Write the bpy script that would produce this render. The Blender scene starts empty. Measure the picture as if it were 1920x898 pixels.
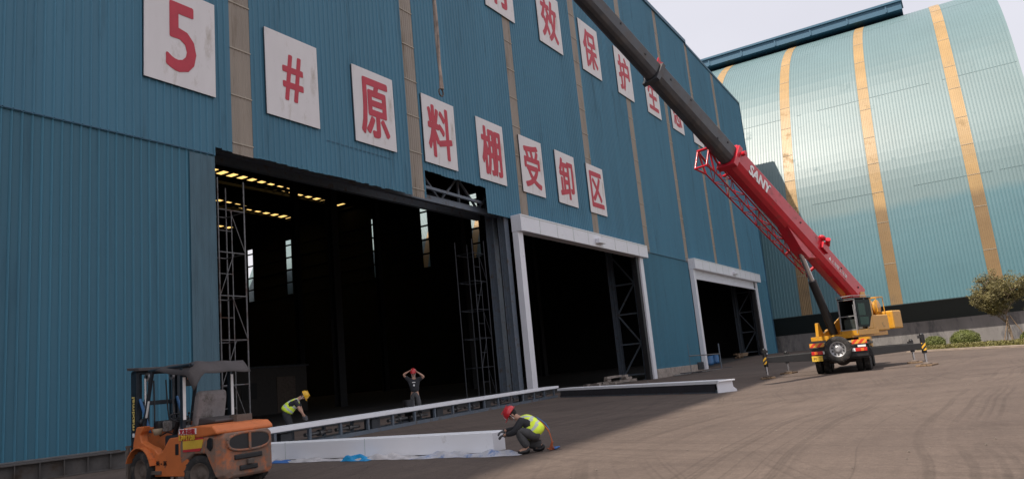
import bpy, bmesh, math, random
from mathutils import Vector, Matrix, Quaternion
R = math.radians
random.seed(7)
scn = bpy.context.scene
col = scn.collection

# ------------------------------------------------------------------ camera
CAM = Vector((0.0, -23.99, 1.4))
fw = Vector((0.84269373, 0.50801604, 0.17828907)); rt = Vector((0.52855043, -0.84364179, -0.09435561)); up = Vector((-0.10247794, -0.17374764, 0.97944373))
cd = bpy.data.cameras.new('camera'); cam = bpy.data.objects.new('camera', cd); col.objects.link(cam)
m3 = Matrix((rt, up, -fw)).transposed().to_4x4(); m3.translation = CAM
cam.matrix_world = m3
cd.sensor_width = 36; cd.sensor_fit = 'HORIZONTAL'; cd.lens = 36 * 1400 / 1920
cd.clip_start = 0.1; cd.clip_end = 3000
scn.camera = cam

# ------------------------------------------------------------------ world and sun
SUNV = Vector((0.60, -0.30, -1.0)).normalized()      # the way the light travels
w = bpy.data.worlds.new('World'); scn.world = w; w.use_nodes = True
nt = w.node_tree; nt.nodes.clear()
sky = nt.nodes.new('ShaderNodeTexSky'); sky.sky_type = 'NISHITA'; sky.sun_disc = False
sky.sun_elevation = math.asin(-SUNV.z); sky.sun_rotation = math.atan2(-SUNV.x, -SUNV.y)
sky.air_density = 1.6; sky.dust_density = 5.0; sky.ozone_density = 2.0
tc = nt.nodes.new('ShaderNodeTexCoord')
cn = nt.nodes.new('ShaderNodeTexNoise'); cn.inputs['Scale'].default_value = 1.6; cn.inputs['Detail'].default_value = 3; cn.inputs['Roughness'].default_value = 0.45
mp = nt.nodes.new('ShaderNodeMapping'); mp.inputs['Scale'].default_value = (1, 1, 2.6)
cr = nt.nodes.new('ShaderNodeValToRGB'); cr.color_ramp.elements[0].position = 0.3; cr.color_ramp.elements[0].color = (5.3, 5.1, 5.45, 1)
cr.color_ramp.elements[1].position = 0.7; cr.color_ramp.elements[1].color = (6.4, 6.15, 6.45, 1)
mx = nt.nodes.new('ShaderNodeMixRGB'); mx.inputs['Fac'].default_value = 0.78
bg = nt.nodes.new('ShaderNodeBackground'); bg.inputs['Strength'].default_value = 0.12
wo = nt.nodes.new('ShaderNodeOutputWorld')
nt.links.new(tc.outputs['Generated'], mp.inputs['Vector']); nt.links.new(mp.outputs['Vector'], cn.inputs['Vector'])
nt.links.new(cn.outputs['Fac'], cr.inputs['Fac']); nt.links.new(sky.outputs['Color'], mx.inputs['Color1'])
nt.links.new(cr.outputs['Color'], mx.inputs['Color2']); nt.links.new(mx.outputs['Color'], bg.inputs['Color'])
nt.links.new(bg.outputs['Background'], wo.inputs['Surface'])
sd = bpy.data.lights.new('sun', 'SUN'); sd.energy = 4.3; sd.angle = R(0.6); sd.color = (1.0, 0.90, 0.78)
so = bpy.data.objects.new('sun', sd); col.objects.link(so); so.rotation_mode = 'QUATERNION'; so.rotation_quaternion = SUNV.to_track_quat('-Z', 'Y'); so.location = (0, 0, 90)
scn.view_settings.view_transform = 'Standard'; scn.view_settings.look = 'None'; scn.view_settings.gamma = 1
scn.view_settings.use_curve_mapping = False; scn.view_settings.exposure = 0.47

# ------------------------------------------------------------------ materials
def mat(name, c, rough=0.6, metal=0.0, var=0.12, vs=3.0, bump=0.0, bs=40.0, dirt=None, dirt_amt=0.0, ds=2.0, stretch=(1, 1, 1), coat=0.0, spec=0.5, fine=0.0):
    m = bpy.data.materials.new(name); m.use_nodes = True
    n = m.node_tree.nodes; l = m.node_tree.links; b = n['Principled BSDF']
    b.inputs['Roughness'].default_value = rough; b.inputs['Metallic'].default_value = metal
    b.inputs['Coat Weight'].default_value = coat; b.inputs['Specular IOR Level'].default_value = spec
    t = n.new('ShaderNodeTexCoord'); mpn = n.new('ShaderNodeMapping'); mpn.inputs['Scale'].default_value = stretch
    l.new(t.outputs['Object'], mpn.inputs['Vector'])
    nz = n.new('ShaderNodeTexNoise'); nz.inputs['Scale'].default_value = vs; nz.inputs['Detail'].default_value = 6; nz.inputs['Roughness'].default_value = 0.6
    l.new(mpn.outputs['Vector'], nz.inputs['Vector'])
    rp = n.new('ShaderNodeValToRGB'); rp.color_ramp.elements[0].position = 0.3; rp.color_ramp.elements[1].position = 0.7
    rp.color_ramp.elements[0].color = (*[x * (1 - var) for x in c], 1); rp.color_ramp.elements[1].color = (*[min(1, x * (1 + var)) for x in c], 1)
    l.new(nz.outputs['Fac'], rp.inputs['Fac']); out = rp.outputs['Color']
    if dirt:
        n2 = n.new('ShaderNodeTexNoise'); n2.inputs['Scale'].default_value = ds; n2.inputs['Detail'].default_value = 8; n2.inputs['Roughness'].default_value = 0.7
        l.new(mpn.outputs['Vector'], n2.inputs['Vector'])
        r2 = n.new('ShaderNodeValToRGB'); r2.color_ramp.elements[0].position = 0.62 - 0.3 * dirt_amt; r2.color_ramp.elements[1].position = 0.78 - 0.3 * dirt_amt
        l.new(n2.outputs['Fac'], r2.inputs['Fac'])
        mm = n.new('ShaderNodeMixRGB'); l.new(r2.outputs['Color'], mm.inputs['Fac']); l.new(out, mm.inputs['Color1']); mm.inputs['Color2'].default_value = (*dirt, 1); out = mm.outputs['Color']
        rr = n.new('ShaderNodeMapRange'); rr.inputs['To Min'].default_value = rough; rr.inputs['To Max'].default_value = min(1, rough + 0.3)
        l.new(r2.outputs['Color'], rr.inputs['Value']); l.new(rr.outputs['Result'], b.inputs['Roughness'])
    l.new(out, b.inputs['Base Color'])
    if bump:
        n3 = n.new('ShaderNodeTexNoise'); n3.inputs['Scale'].default_value = bs; n3.inputs['Detail'].default_value = 5; l.new(t.outputs['Object'], n3.inputs['Vector'])
        bp = n.new('ShaderNodeBump'); bp.inputs['Strength'].default_value = bump; bp.inputs['Distance'].default_value = 0.02
        l.new(n3.outputs['Fac'], bp.inputs['Height']); l.new(bp.outputs['Normal'], b.inputs['Normal'])
    return m

M = {}
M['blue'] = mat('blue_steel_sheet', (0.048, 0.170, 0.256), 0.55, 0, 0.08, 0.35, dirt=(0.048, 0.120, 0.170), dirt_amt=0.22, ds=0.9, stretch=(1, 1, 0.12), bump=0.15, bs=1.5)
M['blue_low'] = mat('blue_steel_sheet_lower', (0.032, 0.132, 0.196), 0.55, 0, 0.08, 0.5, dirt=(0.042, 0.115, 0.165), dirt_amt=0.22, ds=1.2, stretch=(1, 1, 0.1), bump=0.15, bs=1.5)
M['blue_grey'] = mat('dusty_blue_sheet', (0.06, 0.125, 0.165), 0.6, 0, 0.2, 2.0, stretch=(1, 1, 0.2))
M['blue_dark'] = mat('dark_blue_flashing', (0.035, 0.11, 0.18), 0.5)
M['tan'] = mat('yellowed_daylight_panel', (0.275, 0.230, 0.185), 0.45, 0, 0.15, 0.8, dirt=(0.17, 0.13, 0.09), dirt_amt=0.3, ds=1.2, stretch=(1.5, 1.5, 0.2))
M['tan_line'] = mat('panel_lap_joint', (0.42, 0.37, 0.30), 0.6)
M['tan_sun'] = mat('golden_daylight_panel', (0.36, 0.235, 0.10), 0.4, 0, 0.12, 0.3, dirt=(0.28, 0.19, 0.09), dirt_amt=0.25, ds=0.5)
M['teal'] = mat('pale_teal_vault_sheet', (0.108, 0.180, 0.194), 0.46, 0.0, 0.07, 0.12, dirt=(0.100, 0.165, 0.178), dirt_amt=0.06, spec=0.75, ds=0.25, bump=0.1, bs=1.2)
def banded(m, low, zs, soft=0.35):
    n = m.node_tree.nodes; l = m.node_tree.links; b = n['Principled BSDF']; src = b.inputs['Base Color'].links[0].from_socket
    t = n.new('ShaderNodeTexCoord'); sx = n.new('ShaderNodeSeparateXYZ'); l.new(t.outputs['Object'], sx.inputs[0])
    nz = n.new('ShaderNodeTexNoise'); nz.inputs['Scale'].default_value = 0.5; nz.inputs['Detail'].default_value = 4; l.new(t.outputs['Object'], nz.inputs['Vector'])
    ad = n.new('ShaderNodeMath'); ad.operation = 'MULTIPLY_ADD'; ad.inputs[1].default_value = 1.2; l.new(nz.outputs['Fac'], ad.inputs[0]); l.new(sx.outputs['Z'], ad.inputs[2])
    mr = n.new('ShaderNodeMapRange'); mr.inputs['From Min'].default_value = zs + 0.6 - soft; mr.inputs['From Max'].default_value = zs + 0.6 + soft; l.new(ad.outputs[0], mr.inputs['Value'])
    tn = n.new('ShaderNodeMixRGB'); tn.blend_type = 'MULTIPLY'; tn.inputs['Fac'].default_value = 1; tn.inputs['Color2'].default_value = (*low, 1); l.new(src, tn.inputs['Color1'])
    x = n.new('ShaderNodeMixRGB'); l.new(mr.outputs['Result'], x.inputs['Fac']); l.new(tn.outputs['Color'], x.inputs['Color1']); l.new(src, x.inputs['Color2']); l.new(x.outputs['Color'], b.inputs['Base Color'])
def sheets(m, wd, amt, crest=0.35):
    n = m.node_tree.nodes; l = m.node_tree.links; b = n['Principled BSDF']; src = b.inputs['Base Color'].links[0].from_socket
    t = n.new('ShaderNodeTexCoord'); sx = n.new('ShaderNodeSeparateXYZ'); l.new(t.outputs['Object'], sx.inputs[0])
    d = n.new('ShaderNodeMath'); d.operation = 'DIVIDE'; d.inputs[1].default_value = wd; l.new(sx.outputs['X'], d.inputs[0]); f = n.new('ShaderNodeMath'); f.operation = 'FLOOR'; l.new(d.outputs[0], f.inputs[0])
    wn_ = n.new('ShaderNodeTexWhiteNoise'); wn_.noise_dimensions = '1D'; l.new(f.outputs[0], wn_.inputs['W'])
    mr = n.new('ShaderNodeMapRange'); mr.inputs['To Min'].default_value = 1 - amt; mr.inputs['To Max'].default_value = 1 + amt; l.new(wn_.outputs['Value'], mr.inputs['Value'])
    # light caught by the ribs, put into the colour as paler crest lines
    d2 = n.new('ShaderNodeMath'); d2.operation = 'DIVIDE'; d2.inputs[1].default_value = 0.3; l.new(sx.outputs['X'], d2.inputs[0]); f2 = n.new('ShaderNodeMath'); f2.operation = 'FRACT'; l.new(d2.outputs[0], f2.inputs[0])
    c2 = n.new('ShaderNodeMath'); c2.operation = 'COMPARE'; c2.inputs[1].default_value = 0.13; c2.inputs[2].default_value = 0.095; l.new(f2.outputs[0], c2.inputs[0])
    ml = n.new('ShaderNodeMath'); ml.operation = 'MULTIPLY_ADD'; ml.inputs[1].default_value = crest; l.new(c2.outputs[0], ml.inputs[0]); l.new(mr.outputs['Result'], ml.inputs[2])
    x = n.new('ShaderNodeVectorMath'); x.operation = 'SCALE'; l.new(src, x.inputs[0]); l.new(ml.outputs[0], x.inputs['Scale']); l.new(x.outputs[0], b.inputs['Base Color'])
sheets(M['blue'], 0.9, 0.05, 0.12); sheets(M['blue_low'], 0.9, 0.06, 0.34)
banded(M['teal'], (0.52, 0.82, 0.92), 18.6, 0.6); banded(M['tan_sun'], (0.56, 0.55, 0.58), 18.6, 0.6)  # sheen put into the colour: paler higher up, tinted darker below
M['white'] = mat('white_painted_panel', (0.74, 0.75, 0.80), 0.35, 0, 0.03, 1.5, dirt=(0.55, 0.54, 0.54), dirt_amt=0.08, ds=3)
M['whiteclean'] = mat('clean_white_panel', (0.90, 0.91, 0.95), 0.4, 0, 0.02, 1.5, dirt=(0.68, 0.67, 0.67), dirt_amt=0.05, ds=3)
M['board'] = mat('white_sign_board', (0.70, 0.675, 0.68), 0.6, 0, 0.06, 0.8, dirt=(0.50, 0.46, 0.42), dirt_amt=0.24, ds=1.3, stretch=(1, 1, 0.4), bump=0.2, bs=1.4)
M['redchar'] = mat('faded_red_lettering', (0.48, 0.035, 0.060), 0.55, 0, 0.12, 1.5)
M['concrete'] = mat('grey_concrete', (0.19, 0.18, 0.175), 0.85, 0, 0.2, 0.6, dirt=(0.09, 0.09, 0.095), dirt_amt=0.4, ds=0.8, stretch=(1, 1, 0.3), bump=0.5, bs=8)
M['concrete_light'] = mat('broken_concrete', (0.30, 0.26, 0.23), 0.9, 0, 0.3, 3, bump=0.8, bs=6)
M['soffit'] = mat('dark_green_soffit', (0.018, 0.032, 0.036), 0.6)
M['steel'] = mat('grey_blue_steel', (0.13, 0.16, 0.20), 0.5, 0.2, 0.15, 2, dirt=(0.11, 0.08, 0.06), dirt_amt=0.3)
M['steel_dark'] = mat('dark_steel', (0.045, 0.05, 0.06), 0.5, 0.3, 0.2, 3)
M['galv'] = mat('galvanised_tube', (0.17, 0.17, 0.175), 0.5, 0.5, 0.25, 5, dirt=(0.12, 0.065, 0.045), dirt_amt=0.35, ds=2)
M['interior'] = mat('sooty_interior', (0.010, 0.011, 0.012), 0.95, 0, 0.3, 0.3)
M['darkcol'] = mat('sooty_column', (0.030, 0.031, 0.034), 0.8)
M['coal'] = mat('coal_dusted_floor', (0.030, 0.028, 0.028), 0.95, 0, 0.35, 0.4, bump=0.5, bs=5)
M['black'] = mat('black_paint', (0.012, 0.012, 0.014), 0.45, 0, 0.2, 4)
M['rubber'] = mat('dusty_rubber', (0.022, 0.021, 0.021), 0.85, 0, 0.3, 8, dirt=(0.12, 0.10, 0.085), dirt_amt=0.35, ds=5, bump=0.6, bs=30)
M['red'] = mat('red_crane_paint', (0.50, 0.012, 0.028), 0.3, 0, 0.10, 1.5, coat=0.25, dirt=(0.28, 0.03, 0.035), dirt_amt=0.25, ds=2.5)
M['boomgrey'] = mat('dark_grey_boom', (0.050, 0.052, 0.058), 0.42, 0.1, 0.2, 2, dirt=(0.085, 0.075, 0.07), dirt_amt=0.4, ds=1.6, coat=0.1)
M['yellow'] = mat('golden_yellow_paint', (0.56, 0.275, 0.025), 0.35, 0, 0.08, 3, dirt=(0.26, 0.15, 0.05), dirt_amt=0.2, ds=3, coat=0.2)
M['cream'] = mat('dusty_cream_deck', (0.36, 0.28, 0.19), 0.7, 0, 0.15, 4)
M['chrome'] = mat('chrome_rod', (0.6, 0.6, 0.62), 0.2, 0.9, 0.03)
M['silver'] = mat('silver_rim', (0.30, 0.30, 0.31), 0.45, 0.4, 0.2, 8)
M['orange'] = mat('scuffed_orange_paint', (0.60, 0.165, 0.045), 0.5, 0, 0.10, 3, dirt=(0.20, 0.095, 0.055), dirt_amt=0.18, ds=4, bump=0.2, bs=8)
M['orange_dirty'] = mat('rusty_orange_counterweight', (0.42, 0.13, 0.050), 0.7, 0, 0.25, 4, dirt=(0.20, 0.135, 0.105), dirt_amt=0.85, ds=4.5, bump=0.5, bs=9)
M['mast'] = mat('dark_mast_steel', (0.020, 0.028, 0.038), 0.45, 0.3, 0.3, 5)
M['mud'] = mat('muddy_steel', (0.12, 0.095, 0.08), 0.85, 0, 0.3, 5, bump=0.6, bs=12)
M['mudgrey'] = mat('dusty_grey_steel', (0.085, 0.078, 0.075), 0.8, 0, 0.25, 4, dirt=(0.06, 0.045, 0.035), dirt_amt=0.4, bump=0.4, bs=10)
M['seatgrey'] = mat('dirty_grey_seat_cover', (0.23, 0.21, 0.21), 0.85, 0, 0.15, 4, dirt=(0.09, 0.08, 0.07), dirt_amt=0.4, ds=4, bump=0.3, bs=6)
M['tarp'] = mat('brown_grey_tarp', (0.062, 0.052, 0.052), 0.6, 0, 0.2, 3, bump=0.5, bs=3)
M['stickerred'] = mat('red_sticker', (0.5, 0.03, 0.04), 0.5); M['stickeryel'] = mat('yellow_sticker', (0.70, 0.45, 0.05), 0.5)
M['maskyel'] = mat('yellow_letter', (0.75, 0.60, 0.20), 0.5); M['pure'] = mat('white_letter', (0.8, 0.8, 0.8), 0.5)
M['hivis'] = mat('fluorescent_yellow_vest', (0.72, 0.92, 0.06), 0.7, 0, 0.08, 10); M['reflect'] = mat('silver_reflective_tape', (0.5, 0.55, 0.52), 0.4)
M['skin'] = mat('skin', (0.42, 0.24, 0.17), 0.55, 0, 0.08, 12); M['navy'] = mat('dark_work_cloth', (0.022, 0.023, 0.028), 0.85, 0, 0.25, 12, bump=0.4, bs=20)
M['greycloth'] = mat('grey_work_trousers', (0.065, 0.065, 0.068), 0.85, 0, 0.2, 12, bump=0.4, bs=20)
M['glove'] = mat('grey_work_glove', (0.11, 0.11, 0.12), 0.9); M['hatred'] = mat('red_helmet_shell', (0.55, 0.02, 0.03), 0.3, coat=0.3); M['hatyel'] = mat('yellow_helmet_shell', (0.75, 0.42, 0.01), 0.3, coat=0.3)
M['hair'] = mat('black_hair', (0.012, 0.010, 0.010), 0.8); M['wood'] = mat('weathered_timber', (0.20, 0.135, 0.085), 0.9, 0, 0.35, 6, stretch=(6, 1, 1), bump=0.5, bs=15)
M['strap'] = mat('orange_webbing', (0.45, 0.12, 0.05), 0.8); M['strapblue'] = mat('blue_webbing', (0.05, 0.16, 0.45), 0.8)
M['rope'] = mat('rusty_wire_sling', (0.34, 0.27, 0.23), 0.8, 0, 0.5, 2.2, stretch=(1, 1, 1))
M['bluedrum'] = mat('blue_plastic', (0.03, 0.12, 0.28), 0.5)
M['bark'] = mat('pale_bark', (0.20, 0.15, 0.11), 0.9, 0, 0.3, 10); M['leaf'] = mat('olive_leaf', (0.150, 0.130, 0.048), 0.6, 0, 0.45, 1.2)
M['leafb'] = mat('bush_leaf', (0.12, 0.14, 0.035), 0.6, 0, 0.45, 2.5); M['leafh'] = mat('hedge_leaf', (0.14, 0.13, 0.04), 0.65, 0, 0.5, 2.5)
M['grass'] = mat('dry_grass', (0.12, 0.11, 0.04), 0.9, 0, 0.4, 3); M['kerb'] = mat('pinkish_kerb_stone', (0.36, 0.29, 0.24), 0.85, 0, 0.2, 1)
M['glassdark'] = mat('dark_green_cab_glass', (0.006, 0.016, 0.015), 0.4, 0, 0.1, 3, spec=0.08)
M['lampred'] = mat('red_lamp_lens', (0.55, 0.02, 0.015), 0.25); M['lampamber'] = mat('orange_lamp_lens', (0.70, 0.16, 0.02), 0.3)
M['plastic'] = mat('crumpled_clear_film', (0.55, 0.53, 0.54), 0.35, 0, 0.25, 4, bump=1.0, bs=14); M['filmblue'] = mat('blue_film', (0.02, 0.30, 0.62), 0.35, 0, 0.2, 5, bump=0.8, bs=12)
M['filmpale'] = mat('printed_blue_film', (0.50, 0.50, 0.54), 0.4, 0, 0.15, 5, dirt=(0.14, 0.22, 0.42), dirt_amt=0.42, ds=5, bump=0.8, bs=14)
M['cabin'] = mat('dark_cabin_panel', (0.055, 0.05, 0.048), 0.8)
M['slate'] = mat('grey_shutter_curtain', (0.045, 0.045, 0.055), 0.5, 0.2, 0.2, 3)

def glass_mat():
    m = bpy.data.materials.new('clear_cab_glass'); m.use_nodes = True
    n = m.node_tree.nodes; l = m.node_tree.links; o = n['Material Output']; n.remove(n['Principled BSDF'])
    t = n.new('ShaderNodeBsdfTransparent'); t.inputs['Color'].default_value = (0.62, 0.68, 0.66, 1)
    g = n.new('ShaderNodeBsdfGlossy'); g.inputs['Roughness'].default_value = 0.05
    f = n.new('ShaderNodeFresnel'); f.inputs['IOR'].default_value = 1.5; x = n.new('ShaderNodeMixShader')
    l.new(f.outputs[0], x.inputs[0]); l.new(t.outputs[0], x.inputs[1]); l.new(g.outputs[0], x.inputs[2]); l.new(x.outputs[0], o.inputs['Surface'])
    return m
M['glass'] = glass_mat()
def translucent_mat():
    m = bpy.data.materials.new('yellowed_roof_light'); m.use_nodes = True
    n = m.node_tree.nodes; l = m.node_tree.links; o = n['Material Output']; n.remove(n['Principled BSDF'])
    t = n.new('ShaderNodeBsdfTranslucent'); t.inputs['Color'].default_value = (0.62, 0.42, 0.14, 1)
    l.new(t.outputs[0], o.inputs['Surface']); return m
M['rooflight'] = translucent_mat()
def stripe_mat(name, c1, c2, freq, axis=(0, 1, 1)):
    m = bpy.data.materials.new(name); m.use_nodes = True
    n = m.node_tree.nodes; l = m.node_tree.links; b = n['Principled BSDF']; b.inputs['Roughness'].default_value = 0.45
    t = n.new('ShaderNodeTexCoord'); d = n.new('ShaderNodeVectorMath'); d.operation = 'DOT_PRODUCT'; d.inputs[1].default_value = axis
    l.new(t.outputs['Object'], d.inputs[0]); a = n.new('ShaderNodeMath'); a.operation = 'MULTIPLY'; a.inputs[1].default_value = freq
    l.new(d.outputs['Value'], a.inputs[0]); f = n.new('ShaderNodeMath'); f.operation = 'FRACT'; l.new(a.outputs[0], f.inputs[0])
    g = n.new('ShaderNodeMath'); g.operation = 'GREATER_THAN'; g.inputs[1].default_value = 0.5; l.new(f.outputs[0], g.inputs[0])
    x = n.new('ShaderNodeMixRGB'); x.inputs['Color1'].default_value = (*c1, 1); x.inputs['Color2'].default_value = (*c2, 1)
    l.new(g.outputs[0], x.inputs['Fac']); l.new(x.outputs['Color'], b.inputs['Base Color']); return m
M['hazard'] = stripe_mat('orange_red_chevron', (0.60, 0.05, 0.02), (0.72, 0.32, 0.04), 3.2)
M['hazardb'] = stripe_mat('yellow_black_chevron', (0.02, 0.02, 0.02), (0.72, 0.40, 0.03), 4.5)

def ground_mat():
    m = bpy.data.materials.new('dusty_brown_asphalt'); m.use_nodes = True
    n = m.node_tree.nodes; l = m.node_tree.links; b = n['Principled BSDF']; b.inputs['Roughness'].default_value = 0.92; b.inputs['Specular IOR Level'].default_value = 0.25
    t = n.new('ShaderNodeTexCoord')
    def noise(scale, det, vec, rough=0.6, dist=0.0):
        z = n.new('ShaderNodeTexNoise'); z.inputs['Scale'].default_value = scale; z.inputs['Detail'].default_value = det; z.inputs['Roughness'].default_value = rough; z.inputs['Distortion'].default_value = dist
        l.new(vec, z.inputs['Vector']); return z.outputs['Fac']
    def ramp(f, p0, p1, c0, c1):
        r = n.new('ShaderNodeValToRGB'); r.color_ramp.elements[0].position = p0; r.color_ramp.elements[1].position = p1
        r.color_ramp.elements[0].color = (*c0, 1); r.color_ramp.elements[1].color = (*c1, 1); l.new(f, r.inputs['Fac']); return r.outputs['Color']
    def mixc(kind, f, a, c):
        x = n.new('ShaderNodeMixRGB'); x.blend_type = kind; x.inputs['Fac'].default_value = f; l.new(a, x.inputs['Color1']); l.new(c, x.inputs['Color2']); return x.outputs['Color']
    base = ramp(noise(0.12, 6, t.outputs['Object']), 0.35, 0.65, (0.106, 0.081, 0.069), (0.130, 0.100, 0.084))
    # tyre tracks: curved sweeps of trucks turning round the yard
    mp1 = n.new('ShaderNodeMapping'); mp1.inputs['Location'].default_value = (30, 62, 0)
    l.new(t.outputs['Object'], mp1.inputs['Vector'])
    ln = n.new('ShaderNodeVectorMath'); ln.operation = 'LENGTH'; l.new(mp1.outputs['Vector'], ln.inputs[0])
    cx = n.new('ShaderNodeCombineXYZ'); l.new(ln.outputs['Value'], cx.inputs['X'])
    s1 = n.new('ShaderNodeMapping'); s1.inputs['Scale'].default_value = (0.02, 0.02, 0.02); l.new(t.outputs['Object'], s1.inputs['Vector'])
    ad = n.new('ShaderNodeVectorMath'); ad.operation = 'ADD'; l.new(cx.outputs[0], ad.inputs[0]); l.new(s1.outputs['Vector'], ad.inputs[1])
    tr = ramp(noise(0.8, 6, ad.outputs['Vector'], 0.6), 0.34, 0.62, (0.86, 0.86, 0.87), (1.06, 1.06, 1.06))
    c = mixc('MULTIPLY', 0.8, base, tr)
    def tyres(loc, sc, wdt, amt, seed):      # thin pairs of rubber marks along arcs round a turning centre
        ma = n.new('ShaderNodeMapping'); ma.inputs['Location'].default_value = loc; l.new(t.outputs['Object'], ma.inputs['Vector'])
        le = n.new('ShaderNodeVectorMath'); le.operation = 'LENGTH'; l.new(ma.outputs['Vector'], le.inputs[0])
        wb = noise(0.06, 2, t.outputs['Object']); w2 = n.new('ShaderNodeMath'); w2.operation = 'MULTIPLY_ADD'; w2.inputs[1].default_value = 2.5; l.new(wb, w2.inputs[0]); l.new(le.outputs['Value'], w2.inputs[2])
        cb_ = n.new('ShaderNodeCombineXYZ'); l.new(w2.outputs[0], cb_.inputs['X']); cb_.inputs['Y'].default_value = seed
        nn_ = noise(sc, 3, cb_.outputs[0], 0.8); r = n.new('ShaderNodeValToRGB'); e = r.color_ramp.elements
        e[0].position = 0.5 - wdt; e[0].color = (1, 1, 1, 1); e[1].position = 0.5 + wdt; e[1].color = (1, 1, 1, 1); k = e.new(0.5); k.color = (amt, amt, amt, 1); l.new(nn_, r.inputs['Fac'])
        msk = n.new('ShaderNodeValToRGB'); msk.color_ramp.elements[0].position = 0.42; msk.color_ramp.elements[1].position = 0.62; l.new(noise(0.09, 4, ma.outputs['Vector']), msk.inputs['Fac'])
        x = n.new('ShaderNodeMixRGB'); x.inputs['Color1'].default_value = (1, 1, 1, 1); l.new(msk.outputs['Color'], x.inputs['Fac']); l.new(r.outputs['Color'], x.inputs['Color2']); return x.outputs['Color']
    c = mixc('MULTIPLY', 1.0, c, tyres((-15, 125, 0), 1.3, 0.034, 0.74, 3.0)); c = mixc('MULTIPLY', 1.0, c, tyres((-38, 78, 0), 1.1, 0.026, 0.76, 5.0)); c = mixc('MULTIPLY', 0.7, c, tyres((-48, 34, 0), 0.9, 0.026, 0.76, 9.0))
    mp2 = n.new('ShaderNodeMapping'); mp2.inputs['Scale'].default_value = (0.09, 1.4, 1); mp2.inputs['Rotation'].default_value = (0, 0, R(-9)); l.new(t.outputs['Object'], mp2.inputs['Vector'])
    c = mixc('MULTIPLY', 0.3, c, ramp(noise(1.0, 5, mp2.outputs['Vector'], 0.6, 0.4), 0.36, 0.60, (0.80, 0.80, 0.81), (1.08, 1.08, 1.08)))
    mp3 = n.new('ShaderNodeMapping'); mp3.inputs['Scale'].default_value = (0.5, 5.0, 1); mp3.inputs['Rotation'].default_value = (0, 0, R(-14)); l.new(t.outputs['Object'], mp3.inputs['Vector'])
    c = mixc('MULTIPLY', 0.35, c, ramp(noise(1.0, 8, mp3.outputs['Vector'], 0.75, 0.2), 0.35, 0.65, (0.80, 0.80, 0.80), (1.12, 1.12, 1.12)))
    c = mixc('MULTIPLY', 0.8, c, ramp(noise(9, 6, t.outputs['Object'], 0.75), 0.3, 0.7, (0.78, 0.78, 0.78), (1.2, 1.2, 1.2)))
    c = mixc('MULTIPLY', 0.6, c, ramp(noise(38, 3, t.outputs['Object'], 0.7), 0.3, 0.7, (0.72, 0.72, 0.72), (1.28, 1.28, 1.28)))
    # scattered pale grit
    vo = n.new('ShaderNodeTexVoronoi'); vo.inputs['Scale'].default_value = 5; l.new(t.outputs['Object'], vo.inputs['Vector'])
    gr = ramp(vo.outputs['Distance'], 0.04, 0.07, (0.24, 0.21, 0.18), (0, 0, 0))
    c = mixc('LIGHTEN', 0.35, c, gr)
    # oily dark patches
    c = mixc('MULTIPLY', 0.8, c, ramp(noise(0.35, 4, t.outputs['Object'], 0.55), 0.62, 0.72, (1, 1, 1), (0.72, 0.70, 0.70)))
    l.new(c, b.inputs['Base Color'])
    bp = n.new('ShaderNodeBump'); bp.inputs['Strength'].default_value = 0.5; bp.inputs['Distance'].default_value = 0.012
    l.new(noise(30, 6, t.outputs['Object'], 0.8), bp.inputs['Height']); l.new(bp.outputs['Normal'], b.inputs['Normal'])
    return m
M['ground'] = ground_mat()

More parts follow.
